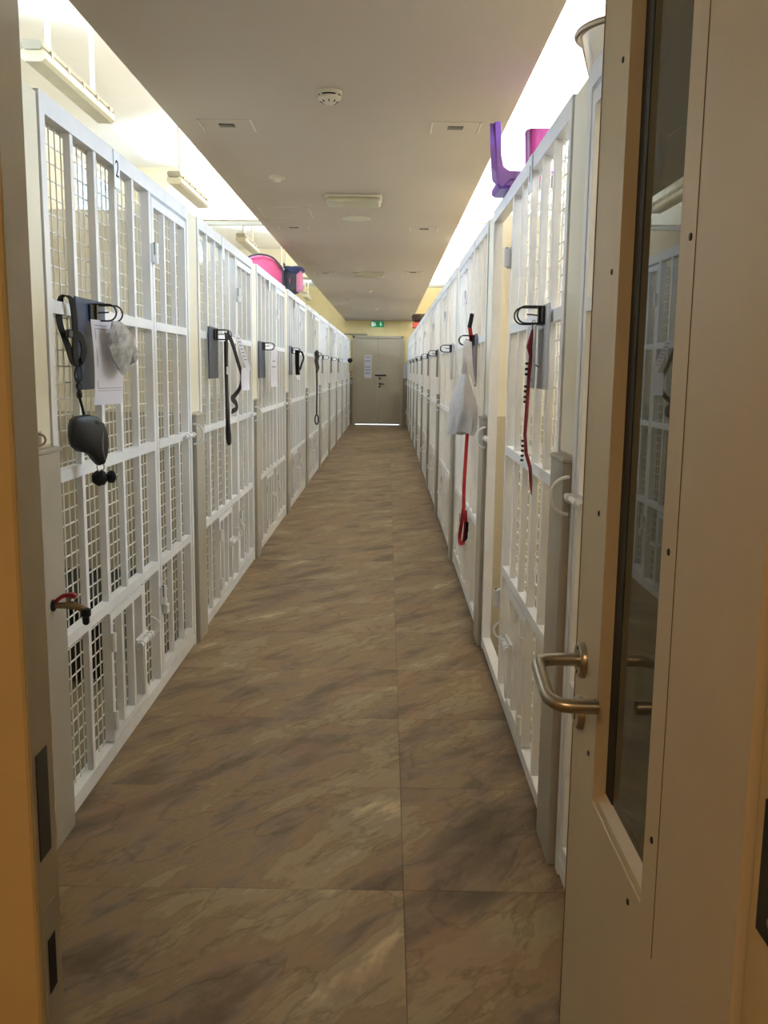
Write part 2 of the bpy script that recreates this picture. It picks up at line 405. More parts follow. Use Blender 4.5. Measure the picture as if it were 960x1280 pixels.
# doorway wall
fw_ = MB(); fw_.box(OXL-.2, -.92, WD0, WD1, 0, ZC); fw_.box(.47, OXR+.2, 1.0, WD1, 0, ZC); fw_.box(-.92, .47, 1.0, WD1, 2.25, ZC)
struct(fw_.build('wall_front', 'cream'), 'wall with the doorway the picture is taken through', 'wall')
# lobby around the camera
lb = MB(); lb.box(-2.0, -1.9, -2.6, WD0, 0, 2.6); lb.build('wall_lobby_left', 'cream')['kind'] = 'structure'
lb = MB(); lb.box(1.6, 1.7, -2.6, 1.0, 0, 2.6); lb.build('wall_lobby_right', 'cream')['kind'] = 'structure'
lb = MB(); lb.box(-2.0, 1.7, -2.7, -2.6, 0, 2.6); lb.build('wall_lobby_back', 'cream')['kind'] = 'structure'
lb = MB(); lb.box(-2.0, 1.7, -2.7, 1.0, 2.5, 2.6); lb.build('ceiling_lobby', 'ceil')['kind'] = 'structure'
lb = MB(); lb.box(-2.0, -1.06, -2.7, 1.13, -.06, 0); lb.box(.56, 1.7, -2.7, 1.13, -.06, 0); lb.build('floor_lobby', 'kfloor')['kind'] = 'structure'
lb = MB(); lb.box(1.6, OXR+.2, .8, 1.0, 0, ZC); lb.box(OXL-.2, -2.0, .9, WD0, 0, ZC); lb.box(-2.0, 1.7, .95, 1.0, 2.6, ZC); lb.build('wall_lobby_head', 'cream')['kind'] = 'structure'
tag(MB().lathe([(.28, .07), (.3, .05), (.3, .0), (.27, -.0)], (-.35, -.75, 2.43)).build('ceiling_lamp', 'lampglow', smooth=True), 'round warm ceiling lamp of the lobby behind the doorway', 'lamp')
# outside ground beyond the end door (daylight under the doors)
struct(MB().box(-6, 6, YE+.15, YE+12, -.1, -.02).build('ground_outside', 'pave'), 'pale paving outside the end door', 'ground')

# left door jamb with strike plates
jl = sroot('trim_doorframe_left', (-.45, WD0, 0), 'cream timber jamb on the left edge of the doorway', 'door frame')
MB().cbox(-.94, -.433, WD0-.002, WD1+.002, 0, 2.25, .003).build('jamb', 'trim', jl)
MB().box(-.4335, -.4315, WD0+.004, WD1, 0, 2.25).build('reveal', 'jamb', jl)
MB().box(-.4318, -.4300, WD0+.016, WD0+.052, .83, .97).build('strike_plate', 'dark_metal', jl)
MB().box(-.4318, -.4300, WD0+.016, WD0+.056, .60, .76).build('strike_plate', 'greybox', jl)
MB().box(-.4302, -.4290, WD0+.024, WD0+.048, .64, .715).build('bolt_hole', 'hole', jl)
# hinge jamb on the right
jr = sroot('trim_doorframe_right', (.5, .8, 0), 'cream timber jamb with a dark hinge on the right edge of the doorway', 'door frame')
MB().cbox(.368, .75, .70, .845, 0, 2.25, .003).build('jamb', 'trim', jr)
MB().box(.42, .75, .845, 1.0, 0, 2.25).build('lining', 'trim', jr)
MB().box(.3655, .368, .735, .822, .916, 1.05).build('hinge_leaf', 'dark_metal', jr)
for z in (.94, 1.02): MB().lathe([(.006, -.001), (.004, -.003)], (.366, .79, z), 'x', 10).build('screw', 'steel', jr)

# ------------------------------------------------------------------ near door (open against the right wall)
DX, DT = .36, .046
D = sroot('door_1', (DX, .853, 0), 'open beige door leaf with narrow glazed panel and steel lever handle', 'door')
ya, yb, za, zb = .853, 1.657, .006, 2.2
gy0, gy1, gz0, gz1 = 1.174, 1.470, .730, 2.09
lf = MB()
lf.box(DX, DX+DT, ya, gy0, za, zb); lf.box(DX, DX+DT, gy1, yb, za, zb); lf.box(DX, DX+DT, gy0, gy1, za, gz0); lf.box(DX, DX+DT, gy0, gy1, gz1, zb)
lf.build('leaf', 'doorpaint', D)
# glazing bead: a thin raised frame with a sloped sill inside the opening
bd = MB(); b_ = .012
bd.box(DX-.002, DX+.0195, gy1-.0015, gy1+.010, gz0-.004, gz1-.002); bd.build('glazing_bead', 'doorpaint', D)
MB().add([(DX-.002, gy0, gz0-.006), (DX-.002, gy1, gz0-.006), (DX+.022, gy1, gz0+.012), (DX+.022, gy0, gz0+.012), (DX+.022, gy1, gz0-.006), (DX+.022, gy0, gz0-.006)],
         [(0, 1, 2, 3), (0, 5, 4, 1), (1, 4, 2), (0, 3, 5), (2, 4, 5, 3)]).build('glazing_sill', 'doorpaint', D)
gk = MB(); gk.box(DX+.0197, DX+.027, gy1-.045, gy1-.0008, gz0+.011, gz1-.002); gk.box(DX+.0225, DX+.027, gy0+.001, gy1-.045, gz0+.01, gz0+.022); gk.build('gasket', 'gasket', D)
MB().box(DX+.021, DX+.026, gy0, gy1-.008, gz0+.012, gz1).build('glass_pane', 'doorglass', D)
MB().box(DX-.0006, DX+.004, 1.1115, 1.1135, .68, 2.2).build('seam', 'crack_edge_shade', D)
MB().box(DX-.0028, DX+.004, 1.4687, 1.4885, .897, .901).build('scuff', 'hole', D)
MB().box(DX-.0028, DX+.004, 1.4865, 1.4890, .875, .901).build('scuff', 'hole', D)
MB().box(DX-.001, DX+.047, 1.6545, 1.6585, 0.006, 2.2).build('edge_strip', 'crack_edge_shade', D)  # shadow line at the leaf edge, drawn as a thin dark strip
for (y, z) in ((1.529, 1.214), (1.143, 1.225), (1.522, 1.610), (1.132, 1.611), (1.14, .834), (1.233, .687), (1.52, .79), (1.515, 1.93)):
    MB().lathe([(.0048, .001), (.0048, -.0014), (.003, -.0022)], (DX, y, z), 'x', 12).build('screw', 'dark_metal', D)
# lever handle and keyhole rose
hy, hz = 1.592, .937
lev = MB()
ro, rn = .088, .034
path = [(DX-.006, hy, hz), (DX-ro+rn, hy, hz)] + [(DX-ro+rn-rn*math.sin(a), hy-rn*(1-math.cos(a)), hz) for a in (math.pi/8*k for k in range(1, 5))]
path += [(DX-ro, hy-.06, hz-.006), (DX-ro, hy-.128, hz-.019)] + [(DX-ro+rn*(1-math.cos(a)), hy-.128-rn*math.sin(a), hz-.019-.008*math.sin(a)) for a in (math.pi/8*k for k in range(1, 5))]
path += [(DX-.010, hy-.163, hz-.028)]
lev.tube(path, .0118, 18); lv = lev.build('lever_handle', 'steel', D, smooth=True)
MB().lathe([(.033, 0), (.033, -.007), (.029, -.012), (.012, -.012)], (DX, hy, hz), 'x', 32).build('rose', 'steel', lv, smooth=True)
for dz in (.022, -.022): MB().lathe([(.0035, -.012), (.003, -.013)], (DX, hy, hz+dz), 'x', 10).build('rose_screw', 'dark_metal', lv)
kr = MB().lathe([(.031, 0), (.031, -.007), (.027, -.012), (.004, -.012)], (DX, hy, .838), 'x', 32).build('keyhole_rose', 'steel', D, smooth=True)
MB().box(DX-.0128, DX-.0115, hy-.003, hy+.003, .824, .850).build('keyhole', 'hole', kr)

# ------------------------------------------------------------------ kennel fronts
RZ = (1.605, 1.092, .565)      # heights of the three rails (bottom edges)
def kennel_front(s, length, plate):
    """local coords: y along the row from 0, corridor face at x=0, inside at s*n"""
    L = length
    B = lambda mb, n0, n1, a, b, z0, z1: mb.box(s*n0, s*n1, a, b, z0, z1)
    root = thing('kennel_front', '', 'kennel front', (0, 0, 0), 'white barred kennel fronts along the corridor')
    gu = L-.71                  # gate hinge side
    f = MB()
    B(f, -.002, .042, 0, .042, 0, HT); B(f, -.002, .042, L-.042, L, 0, HT)
    B(f, -.002, .042, .042, L-.042, HT-.058, HT); B(f, -.002, .042, .042, L-.042, .016, .062)
    B(f, 0, .042, gu-.045, gu-.008, .062, HT-.058)
    B(f, .004, .042, .042, L-.042, .0, .016)
    f.build('frame', 'white', root)
    nb = max(1, int(round((gu-.045-.042)/.245))-1)
    step = (gu-.045-.042)/(nb+1)
    bars = [.042+step*(i+1) for i in range(nb)]
    h0, h1 = (bars[1]-.02, bars[3]-.03) if nb >= 4 else (None, None)
    for i, u in enumerate(bars):
        z0 = .062 if (h0 is None or u < h0 or u > h1+.02) else RZ[2]+.036
        b = MB(); B(b, .002, .024, u-.014, u+.014, z0, HT-.058); b.build('bar', 'white', root)
    for z in RZ:
        b = MB(); B(b, .0, .032, .042, gu-.045, z, z+.038); b.build('rail', 'white', root)
    def wires(a, b, z0, z1, sp=.051, n=.031, r=.0019):
        mb = MB(); k = a+sp*.5
        while k < b: mb.box(s*(n-r), s*(n+r), k-r, k+r, z0, z1); k += sp
        k = z0+sp*.4
        while k < z1: mb.box(s*(n+r), s*(n+3*r), a, b, k-r, k+r); k += sp
        return mb
    stuff(wires(.03, gu-.03, .05, HT-.03).build('wire_mesh', 'wire', root))
    # gate hung on the middle post
    gb, gt, ge = .072, HT-.072, L-.050
    g = MB(); hp = (0, gu, 0)
    B(g, 0, .034, gu, gu+.034, gb, gt); B(g, 0, .034, ge-.034, ge, gb, gt); B(g, 0, .034, gu+.034, ge-.034, gt-.036, gt); B(g, 0, .034, gu+.034, ge-.034, gb, gb+.036)
    gate = g.build('gate', 'white', root, org=hp)
    w3 = (ge-gu-.034)/3
    for i in (1, 2):
        u = gu+.017+w3*i; b = MB(); B(b, .002, .024, u-.012, u+.012, gb+.036, gt-.036); b.build('gate_bar', 'white', gate)
    for z in RZ:
        b = MB(); B(b, -.001, .03, gu+.034, ge-.034, z, z+.036); b.build('gate_rail', 'white', gate)
    stuff(wires(gu+.02, ge-.02, gb+.01, gt-.01).build('gate_mesh', 'wire', gate))
    # hinges
    for z in (1.88, .40):
        hb = MB(); hb.lathe([(.014, 0), (.014, .085)], (s*-.012, gu-.002, z), 'z', 12); B(hb, -.012, .004, gu-.03, gu+.03, z+.006, z+.08)
        hh = hb.build('gate_hinge', 'white', gate, smooth=True)
        k = MB(); B(k, -.0145, -.011, gu-.021, gu-.009, z+.035, z+.087); k.build('hinge_gap_shade', 'hole', hh)  # shade in the hinge gap put in as a dark slip
    # slide bolt with D-shaped pull at the latch edge
    bt = MB(); bt.tube([(s*-.018, ge-.17, 1.112), (s*-.018, L-.02, 1.112)], .0085, 10)
    for u in (ge-.13, ge-.03): bt.lathe([(.014, 0), (.014, .02)], (s*-.018, u, 1.112), 'y', 12)
    bo = bt.build('slide_bolt', 'white', root, smooth=True)
    pts = [(s*(-.012-.05*math.sin(a)), L-.018, 1.112+.052*math.cos(a)) for a in (math.pi*i/12 for i in range(13))]
    MB().tube(pts, .0052, 8).build('bolt_pull', 'white', bo, smooth=True)
    # padlock on a chain low on the gate post
    ch = MB()
    for i in range(8):
        z = .545-.017*i; ax = i % 2
        c = [(s*(-.012+(.005*math.cos(a) if ax else 0)), gu+.022+(0 if ax else .005*math.cos(a)), z+.011*math.sin(a)) for a in (2*math.pi*q/8 for q in range(8))]
        ch.tube(c, .0018, 5, closed=True)
    cho = ch.build('chain', 'wire', gate)
    pk = MB(); pk.cbox(s*-.026, s*-.004, gu+.004, gu+.042, .35, .395, .004)
    pk.tube([(s*-.015, gu+.011, .39), (s*-.015, gu+.011, .415), (s*-.015, gu+.017, .425), (s*-.015, gu+.029, .425), (s*-.015, gu+.035, .415), (s*-.015, gu+.035, .39)], .003, 6)
    pk.build('padlock', 'wire', gate)
    # small feeding hatch low in the fixed panel
    if h0 is not None:
        z0, z1 = .07, RZ[2]-.006; hm = MB()
        B(hm, -.004, .03, h0, h0+.03, z0, z1); B(hm, -.004, .03, h1-.03, h1, z0, z1); B(hm, -.004, .03, h0+.03, h1-.03, z1-.03, z1); B(hm, -.004, .03, h0+.03, h1-.03, z0, z0+.03)
        hat = hm.build('hatch', 'white', root)
        for q in (1, 2):
            u = h0+(h1-h0)*q/3; b = MB(); B(b, -.002, .026, u-.012, u+.012, z0+.03, z1-.03); b.build('hatch_bar', 'white', hat)
        for z in (z0+.05, z1-.14):
            hb = MB(); hb.lathe([(.010, 0), (.010, .07)], (s*-.014, h0-.002, z), 'z', 10); hb.build('hatch_hinge', 'white', hat, smooth=True)
        bz = .345
        bt = MB(); bt.tube([(s*-.024, h1-.15, bz), (s*-.024, h1+.03, bz)], .0125, 12)
        for u in (h1-.13, h1-.05, h1-.005): bt.lathe([(.017, 0), (.017, .014)], (s*-.024, u, bz), 'y', 12)
        B(bt, -.012, -.002, h1-.14, h1+.02, bz-.02, bz+.02)
        bo = bt.build('hatch_bolt', 'white', hat, smooth=True)
        pts = [(s*(-.024-.035*math.sin(a)), h1+.025, bz+.035-.035*math.cos(a)) for a in (math.pi*i/10 for i in range(11))]
        MB().tube(pts, .0055, 8).build('bolt_handle', 'white', bo, smooth=True)
        lv_ = MB(); lv_.ribbon([(s*-.012, h1-.035, bz-.03), (s*-.016, h1-.045, bz-.12), (s*-.010, h1-.03, bz-.24)], (0, 1, 0), .022, .004)
        lv_.build('bolt_lever', 'wire', hat)
    if plate:
        pu = bars[min(2, nb-1)]
        B2 = MB(); B(B2, -.007, -.003, pu-.035, pu+.035, HT-.135, HT-.004); pl = B2.build('number_plate', 'plate', root)
    return root
ORD = ['nearest', 'second', 'third', 'fourth', 'fifth', 'sixth', 'seventh', 'eighth', 'ninth', 'farthest']
KF = {}
for side, s, xf in (('left', -1, XL), ('right', 1, XR)):
    proto = kennel_front(s, LEN, True)
    for k in range(10):
        o = proto if k == 0 else copy_tree(proto)
        KF[side, k] = o
        o.location = (xf, Y0+PITCH*k, 0)
    for k in range(10):
        o = KF[side, k]
        o['label'] = {('left', 0): 'white barred kennel front with the number 2 plate, nearest on the left',
                      ('right', 0): 'white barred kennel front with its gate standing open, right row',
                      ('right', 1): 'white barred kennel front hung with a plastic bag, right row',
                      }.get((side, k), f'white barred kennel front, {ORD[k]} from the doorway in the {side} row')
for o in KF['left', 0].children:
    if o.name.startswith('number_plate'):
        c = Vector((0, 0, 0)); co_ = [v.co for v in o.data.vertices]; c = sum(co_, Vector())/len(co_)
        text_mb('2', .085, lambda x, y, z: (.0074+z, c.y+x, c.z+y)).build('digit', 'digit', o, org=(0, 0, 0))
for o in KF['right', 0].children:
    if o.name.startswith('number_plate'):
        co_ = [v.co for v in o.data.vertices]; c2 = sum(co_, Vector())/len(co_)
        text_mb('1', .085, lambda x, y, z: (-.0074-z, c2.y-x, c2.z+y)).build('digit', 'digit', o, org=(0, 0, 0))
    if o.name.startswith('gate'): o.rotation_euler = (0, 0, -math.radians(86))
kn = kennel_front(1, 1.38, False); kn.location = (XR, 1.14, 0)
kn['label'] = 'white kennel front mostly hidden behind the open door, under the steel bowl'
# grey guards on the pier ends
for side, s, xf in (('left', -1, XL), ('right', 1, XR)):
    g0 = None
    for k in range(10):
        ya = Y0-.22+PITCH*k
        if g0 is None:
            g = thing('pier_guard', '', 'wall guard', (xf, ya, 0), 'grey guards on the pier ends')
            mb = MB(); mb.cbox(xf+s*.003, xf-s*.024, ya+.008, ya+.212, .0, 1.205, .004); mb.build('guard_panel', 'guard', g)
            mb = MB(); mb.cbox(xf+s*.003, xf-s*.028, ya+.004, ya+.216, 1.198, 1.212, .003); mb.build('guard_cap', 'guard', g)
            g0 = g
        else:
            g = copy_tree(g0); g.location = (xf, ya, 0)
        g['label'] = f'grey guard on the {side} pier before the {ORD[k]} kennel' if k else f'grey guard on the nearest {side} pier' + (' carrying the tap' if side == 'left' else ' beside the open door')

# ------------------------------------------------------------------ things hanging on the fronts
def ring_clip(parent, s, x, y, z, r=.0028, mt='dark_metal', out=.088, hh=.027):
    """two wire loops standing out from a small plate (lever arch mechanism)"""
    p = MB(); p.cbox(x, x-s*.009, y-.05, y+.05, z-.03, z+.03, .003); p.box(x-s*.009, x-s*.016, y-.012, y+.012, z-.028, z+.028)
    pl = p.build('clip_plate', mt, parent)
    for dy in (-.036, .036):
        pts = [(x-s*.006, y+dy, z+hh), (x-s*(out-hh), y+dy, z+hh)] + [(x-s*(out-hh+hh*math.sin(a)), y+dy, z+hh*math.cos(a)) for a in (math.pi*i/10 for i in range(1, 10))] + [(x-s*(out-hh), y+dy, z-hh), (x-s*.006, y+dy, z-hh)]
        MB().tube(pts, r, 7).build('clip_ring', mt, pl, smooth=True)
    MB().tube([(x-s*.01, y, z), (x-s*.05, y+.01, z+.004)], .0028, 6).build('clip_lever', mt, pl)
    return pl
def clip_board(name, s, xf, y0, y1, z0, z1, mt, label, cy_=None, cz=None, ring=True, group='boards hanging on the kennel fronts', zc_off=.0):
    t = thing(name, label, 'board', (xf, y0, z0), group)
    b = MB(); b.cbox(xf-s*.004, xf-s*.012, y0, y1, z0, z1, .002); b.build('board', mt, t)
    if ring: ring_clip(t, s, xf-s*.012, cy_ if cy_ else (y0+y1)/2, cz if cz else z1-.04)
    return t
def sheet(name, mt, p0, p1, z0, z1, label, cat, group=None, th=.0012, bulge=.012, nz=8, lines=(), tilt=(0, 0)):
    """hanging sheet from (x,y) p0 to p1, curved a little"""
    t = thing(name, label, cat, (p0[0], p0[1], z0), group)
    d = Vector((p1[0]-p0[0], p1[1]-p0[1], 0)); n = Vector((-d.y, d.x, 0)).normalized()
    def pt(u, v_, o=0):
        z = z1+(z0-z1)*v_
        return Vector((p0[0], p0[1], 0))+d*u+n*(bulge*math.sin(math.pi*v_*.9)*(1+.3*u)+o)+Vector((tilt[0]*v_, tilt[1]*v_, z))
    def patch(u0, u1, v0, v1, o0, o1, nu=4, nv=nz):
        mb = MB(); vs = []; fs = []
        for o in (o0, o1):
            for j in range(nv+1):
                for i in range(nu+1): vs.append(pt(u0+(u1-u0)*i/nu, v0+(v1-v0)*j/nv, o))
        K = (nu+1)*(nv+1); q = lambda i, j, k=0: k*K+j*(nu+1)+i
        for j in range(nv):
            for i in range(nu):
                fs.append((q(i, j), q(i+1, j), q(i+1, j+1), q(i, j+1))); fs.append((q(i, j, 1), q(i, j+1, 1), q(i+1, j+1, 1), q(i+1, j, 1)))
        for i in range(nu): fs.append((q(i, 0), q(i, 0, 1), q(i+1, 0, 1), q(i+1, 0))); fs.append((q(i, nv), q(i+1, nv), q(i+1, nv, 1), q(i, nv, 1)))
        for j in range(nv): fs.append((q(0, j), q(0, j+1), q(0, j+1, 1), q(0, j, 1))); fs.append((q(nu, j), q(nu, j, 1), q(nu, j+1, 1), q(nu, j+1)))
        return mb.add(vs, fs)
    sh = patch(0, 1, 0, 1, 0, th).build('sheet', mt, t, smooth=True)
    for (u0, u1, v0, v1, m_) in lines:
        patch(u0, u1, v0, v1, -.0006, th+.0006, 2, 2).build('print_line', m_, sh)
    return t
# --- left row, first kennel
clip_board('clip_board', -1, XL, 2.96, 3.26, 1.373, 1.668, 'navy', 'navy blue clip board with wire rings on the nearest left kennel', 3.13, 1.625)
sheet('paper_sheet', 'paper', (-.968, 3.03), (-.93, 3.215), 1.322, 1.60, 'white printed paper sheet hanging in front of the navy board', 'paper', bulge=-.008,
      lines=((.10, .55, .06, .068, 'print_'), (.10, .62, .10, .108, 'print_'), (.12, .95, .80, .806, 'print_'), (.12, .95, .83, .835, 'print_'), (.10, .115, .12, .8, 'print_')))
def packet():
    t = thing('plastic_packet', 'crumpled clear plastic packet clipped over the paper sheet', 'packet', (-.905, 3.1, 1.44))
    vs = []; fs = []; nz, na = 12, 16; rng = random.Random(3)
    for j in range(nz+1):
        v_ = j/nz; wd = .012+.052*math.sin(math.pi*min(1, v_*.62+.06))*(1 if v_ < .8 else 1-(v_-.8)*2.2); dp = .004+.02*math.sin(math.pi*min(1, v_))
        for i in range(na):
            a = 2*math.pi*i/na; k = 1+rng.uniform(-.16, .16)
            lx, ly = dp*math.sin(a)*k, wd*math.cos(a)*k
            vs.append((-.905+.022*v_+lx+ly*.35, 3.10+.055*v_+ly, 1.598-.158*v_+.02*v_*math.cos(a)))
    for j in range(nz):
        for i in range(na): l = (i+1) % na; fs.append((j*na+i, j*na+l, j*na+na+l, j*na+na+i))
    fs += [list(range(na)), list(range(nz*na, nz*na+na))]
    MB().add(vs, fs).build('film', 'packet', t)
    MB().ribbon([(-.907, 3.105, 1.58), (-.885, 3.135, 1.52), (-.873, 3.155, 1.46)], (.6, .8, 0), .022, .012).build('label_insert', 'greyboard', t)
packet()
def retractable():
    t = thing('retractable_lead', 'black retractable dog lead hanging by a looped strap from the rail', 'dog lead', (-.97, 2.9, 1.1))
    x = -.985
    st = MB()
    st.ribbon([(x-.03, 2.87, 1.60), (x-.02, 2.87, 1.655), (x+.004, 2.885, 1.652), (x+.008, 2.90, 1.60), (x+.006, 2.905, 1.53), (x+.004, 2.905, 1.49), (x+.005, 2.915, 1.465), (x+.012, 2.94, 1.467), (x+.016, 2.955, 1.50), (x+.012, 2.945, 1.535), (x+.006, 2.92, 1.545)], (.2, 1, 0), .03, .004)
    st.ribbon([(x-.03, 2.87, 1.61), (x-.022, 2.86, 1.57), (x-.012, 2.868, 1.53), (x-.006, 2.88, 1.50), (x-.002, 2.895, 1.468), (x+.004, 2.91, 1.458)], (.2, 1, 0), .03, .004)
    st.build('strap', 'webbing', t)
    MB().cbox(x-.004, x+.008, 2.845, 2.885, 1.535, 1.56, .003).build('strap_slider', 'blackplastic', t)
    hk = MB(); hx, hyy = x+.006, 2.925
    hk.tube([(hx+.011*math.cos(a), hyy+.011*math.sin(a)*.6, 1.425+.026*math.sin(a)) for a in (2*math.pi*i/14 for i in range(14))], .0035, 7, closed=True)
    hk.tube([(hx+.008*math.cos(a), hyy, 1.385+.011*math.sin(a)) for a in (2*math.pi*i/12 for i in range(12))], .0028, 7, closed=True)
    hk.lathe([(.004, 0), (.009, .006), (.009, .02), (.005, .028)], (hx, hyy, 1.346), 'z', 12)
    hk.build('snap_hook', 'dark_metal', t, smooth=True)
    MB().tube([(hx, hyy, 1.35), (hx+.008, hyy-.005, 1.325), (hx+.016, hyy-.012, 1.295)], .0045, 8).build('cord', 'webbing', t)
    # casing: rounded teardrop, flat side roughly along the front
    out = []
    for i in range(28):
        a = 2*math.pi*i/28; r = .062
        out.append((r*math.cos(a), r*math.sin(a)))
    prof = [(-.058, .048), (-.045, .058), (.0, .062), (.032, .056), (.058, .032), (.072, -.004), (.074, -.04), (.066, -.075), (.056, -.098), (.038, -.102), (.024, -.088), (.008, -.068), (-.012, -.058), (-.04, -.052), (-.058, -.036), (-.066, -.005), (-.065, .025)]
    ex = Vector((.55, .835, 0)); ey = Vector((.835, -.55, 0)); c = Vector((-.95, 2.90, 1.236))
    def cas(scale, o): return lambda a, b: c+ex*a*scale+Vector((0, 0, b*scale))+ey*o
    mb = MB()
    layers = [(.80, -.021), (.95, -.016), (1, -.008), (1, .008), (.95, .016), (.80, .021)]
    n = len(prof); vs = []; fs = []
    for sc, o in layers: vs += [cas(sc, o)(*p) for p in prof]
    for j in range(len(layers)-1):
        for i in range(n): l = (i+1) % n; fs.append((j*n+i, j*n+l, j*n+n+l, j*n+n+i))
    fs += [list(range(n-1, -1, -1)), list(range((len(layers)-1)*n, len(layers)*n))]
    mb.add(vs, fs); cs = mb.build('casing', 'green_black', t, smooth=True)
    # hand grip opening shows as a pale-edged slot
    gp = MB(); gp.tube([c+ex*a+Vector((0, 0, b))+ey*.021 for a, b in ((.046, .012), (.040, -.02), (.040, -.05), (.048, -.085))], [.002, .004, .004, .002], 8)
    gp.build('grip_edge', 'greyboard', cs, smooth=True)
    MB().ribbon([c+ex*.016+ey*.0215+Vector((0, 0, .04)), c+ex*.03+ey*.0215+Vector((0, 0, .032))], (.0, 0, 1), .008, .003).build('brake_button', 'blackplastic', cs)
    e = c+ex*.047+Vector((0, 0, -.1))
    MB().tube([e+Vector((.010*math.cos(a), .006*math.cos(a), -.008+.014*math.sin(a))) for a in (2*math.pi*i/12 for i in range(12))], .002, 6, closed=True).build('grip_ring', 'steel', t, smooth=True)
    return e
e_ = retractable()
pc = e_+Vector((.006, .005, -.045))
wb = thing('waste_bag_pouch', 'small black waste bag pouch hanging under the retractable lead', 'pouch', tuple(pc))
rb = random.Random(5)
MB().ellipsoid(pc+Vector((-.012, 0, 0)), (.026, .03, .025), 14, 10, lambda d: 1+.08*math.sin(9*d.x+5*d.z)).build('pouch', 'webbing', wb, smooth=True)
MB().ellipsoid(pc+Vector((.022, .012, .003)), (.016, .02, .02), 12, 8, lambda d: 1+.1*math.sin(8*d.y+6*d.z)).build('pouch_end', 'webbing', wb, smooth=True)
MB().tube([e_+Vector((0, 0, -.02)), pc+Vector((0, 0, .018))], .004, 6).build('loop', 'webbing', wb)
# tap on the first left guard
tp = thing('water_tap', 'aged brass water tap with red lever and black hose connector', 'tap', (-.978, 2.615, .75))
MB().lathe([(.018, 0), (.018, .006), (.012, .010)], (-.9785, 2.615, .752), 'x', 18).build('flange', 'blackplastic', tp, smooth=True)
MB().tube([(-.970, 2.615, .752), (-.945, 2.617, .752), (-.925, 2.618, .753), (-.905, 2.62, .748), (-.889, 2.622, .738)], [.0095, .010, .013, .011, .010], 12).build('body', 'brass', tp, smooth=True)
MB().ribbon([(-.968, 2.616, .764), (-.950, 2.617, .779), (-.935, 2.618, .783), (-.918, 2.619, .784), (-.910, 2.620, .776)], (0, 1, 0), .018, .011).build('lever', 'tapred', tp)
MB().tube([(-.93, 2.618, .758), (-.93, 2.618, .782)], .006, 8).build('stem', 'brass', tp)
hc = MB(); hc.lathe([(.010, .0), (.0155, -.004), (.0155, -.022), (.0105, -.026), (.0105, -.044), (.006, -.05)], (-.884, 2.622, .743), 'z', 14); hc.build('hose_connector', 'blackplastic', tp, smooth=True)
wh = thing('wall_hook', 'small steel hook just above the guard with the tap', 'hook', (-1.0, 2.60, 1.22))
MB().box(-1.002, -.996, 2.585, 2.635, 1.218, 1.262).build('hook_plate', 'steel', wh)
MB().tube([(-.997+.022*math.sin(a), 2.61, 1.24+.017*math.cos(a)) for a in (math.pi*i/8 for i in range(9))], .0035, 7).build('hook_loop', 'steel', wh, smooth=True)
# --- left row, second kennel
clip_board('clip_board', -1, XL, 5.14, 5.42, 1.388, 1.675, 'slateblue', 'dark blue clip board on the second left kennel', 5.32, 1.635)
ld = thing('dog_lead', 'dark brown webbing lead looped on the second left kennel', 'dog lead', (-.93, 5.36, 1.0))
mb = MB(); x = -.935
mb.ribbon([(x, 5.36, 1.645), (x+.004, 5.35, 1.60), (x, 5.36, 1.45), (x, 5.37, 1.30), (x+.004, 5.38, 1.15), (x+.01, 5.385, 1.05), (x+.006, 5.39, 1.0), (x-.006, 5.385, 1.05), (x-.002, 5.375, 1.2), (x-.004, 5.365, 1.4), (x-.004, 5.36, 1.6)], (.25, 1, 0), .028, .006)
mb.ribbon([(x+.004, 5.37, 1.645), (x+.022, 5.42, 1.60), (x+.045, 5.50, 1.48), (x+.06, 5.54, 1.40), (x+.05, 5.52, 1.33), (x+.028, 5.45, 1.285), (x+.02, 5.42, 1.27), (x+.035, 5.47, 1.24), (x+.036, 5.47, 1.21), (x+.018, 5.42, 1.195)], (.3, 1, 0), .03, .005)
mb.build('strap', 'brownweb', ld)
MB().cbox(x-.008, x+.008, 5.35, 5.385, 1.41, 1.455, .003).build('tape_label', 'paper', ld)
sheet('paper_strip', 'paper', (-.90, 5.44), (-.885, 5.52), 1.44, 1.645, 'folded printed paper strip on the second left kennel', 'paper', bulge=0, tilt=(.05, .12), lines=[(.2, .8, .1+.1*i, .13+.1*i, 'print_') for i in range(7)])
sheet('paper_strip', 'paper', (-.862, 5.46), (-.835, 5.60), 1.318, 1.45, 'plain white paper end below the folded strip', 'paper', bulge=.004)
# --- left row, third and fourth kennels
clip_board('clip_board', -1, XL, 7.12, 7.48, 1.372, 1.655, 'slateblue', 'grey blue clip board on the third left kennel', 7.36, 1.62)
sheet('paper_sheet', 'paper', (-.935, 7.42), (-.905, 7.62), 1.30, 1.60, 'white paper hanging on the third left kennel', 'paper', bulge=.006, lines=((.3, .7, .3, .33, 'print_'), (.2, .8, .45, .48, 'print_')))
clip_board('clip_board', -1, XL, 9.33, 9.62, 1.385, 1.675, 'greyboard', 'narrow grey clip board on the fourth left kennel', 9.52, 1.63)
ld = thing('dog_lead', 'black folded lead with a small loop on the fourth left kennel', 'dog lead', (-.93, 9.5, 1.38))
mb = MB(); x = -.93
for dx in (-.012, 0, .012): mb.ribbon([(x+dx, 9.50, 1.635), (x+dx, 9.50, 1.5), (x+dx+.004, 9.51, 1.385)], (.3, 1, 0), .03, .01)
mb.ribbon([(x+.01, 9.51, 1.61), (x+.04, 9.56, 1.615), (x+.055, 9.6, 1.56), (x+.04, 9.57, 1.50), (x+.025, 9.53, 1.44)], (.3, 1, 0), .026, .008)
mb.build('strap', 'webbing', ld)
sheet('paper_sheet', 'paper', (-.935, 9.54), (-.905, 9.66), 1.335, 1.42, 'white paper edge under the black lead on the fourth left kennel', 'paper')
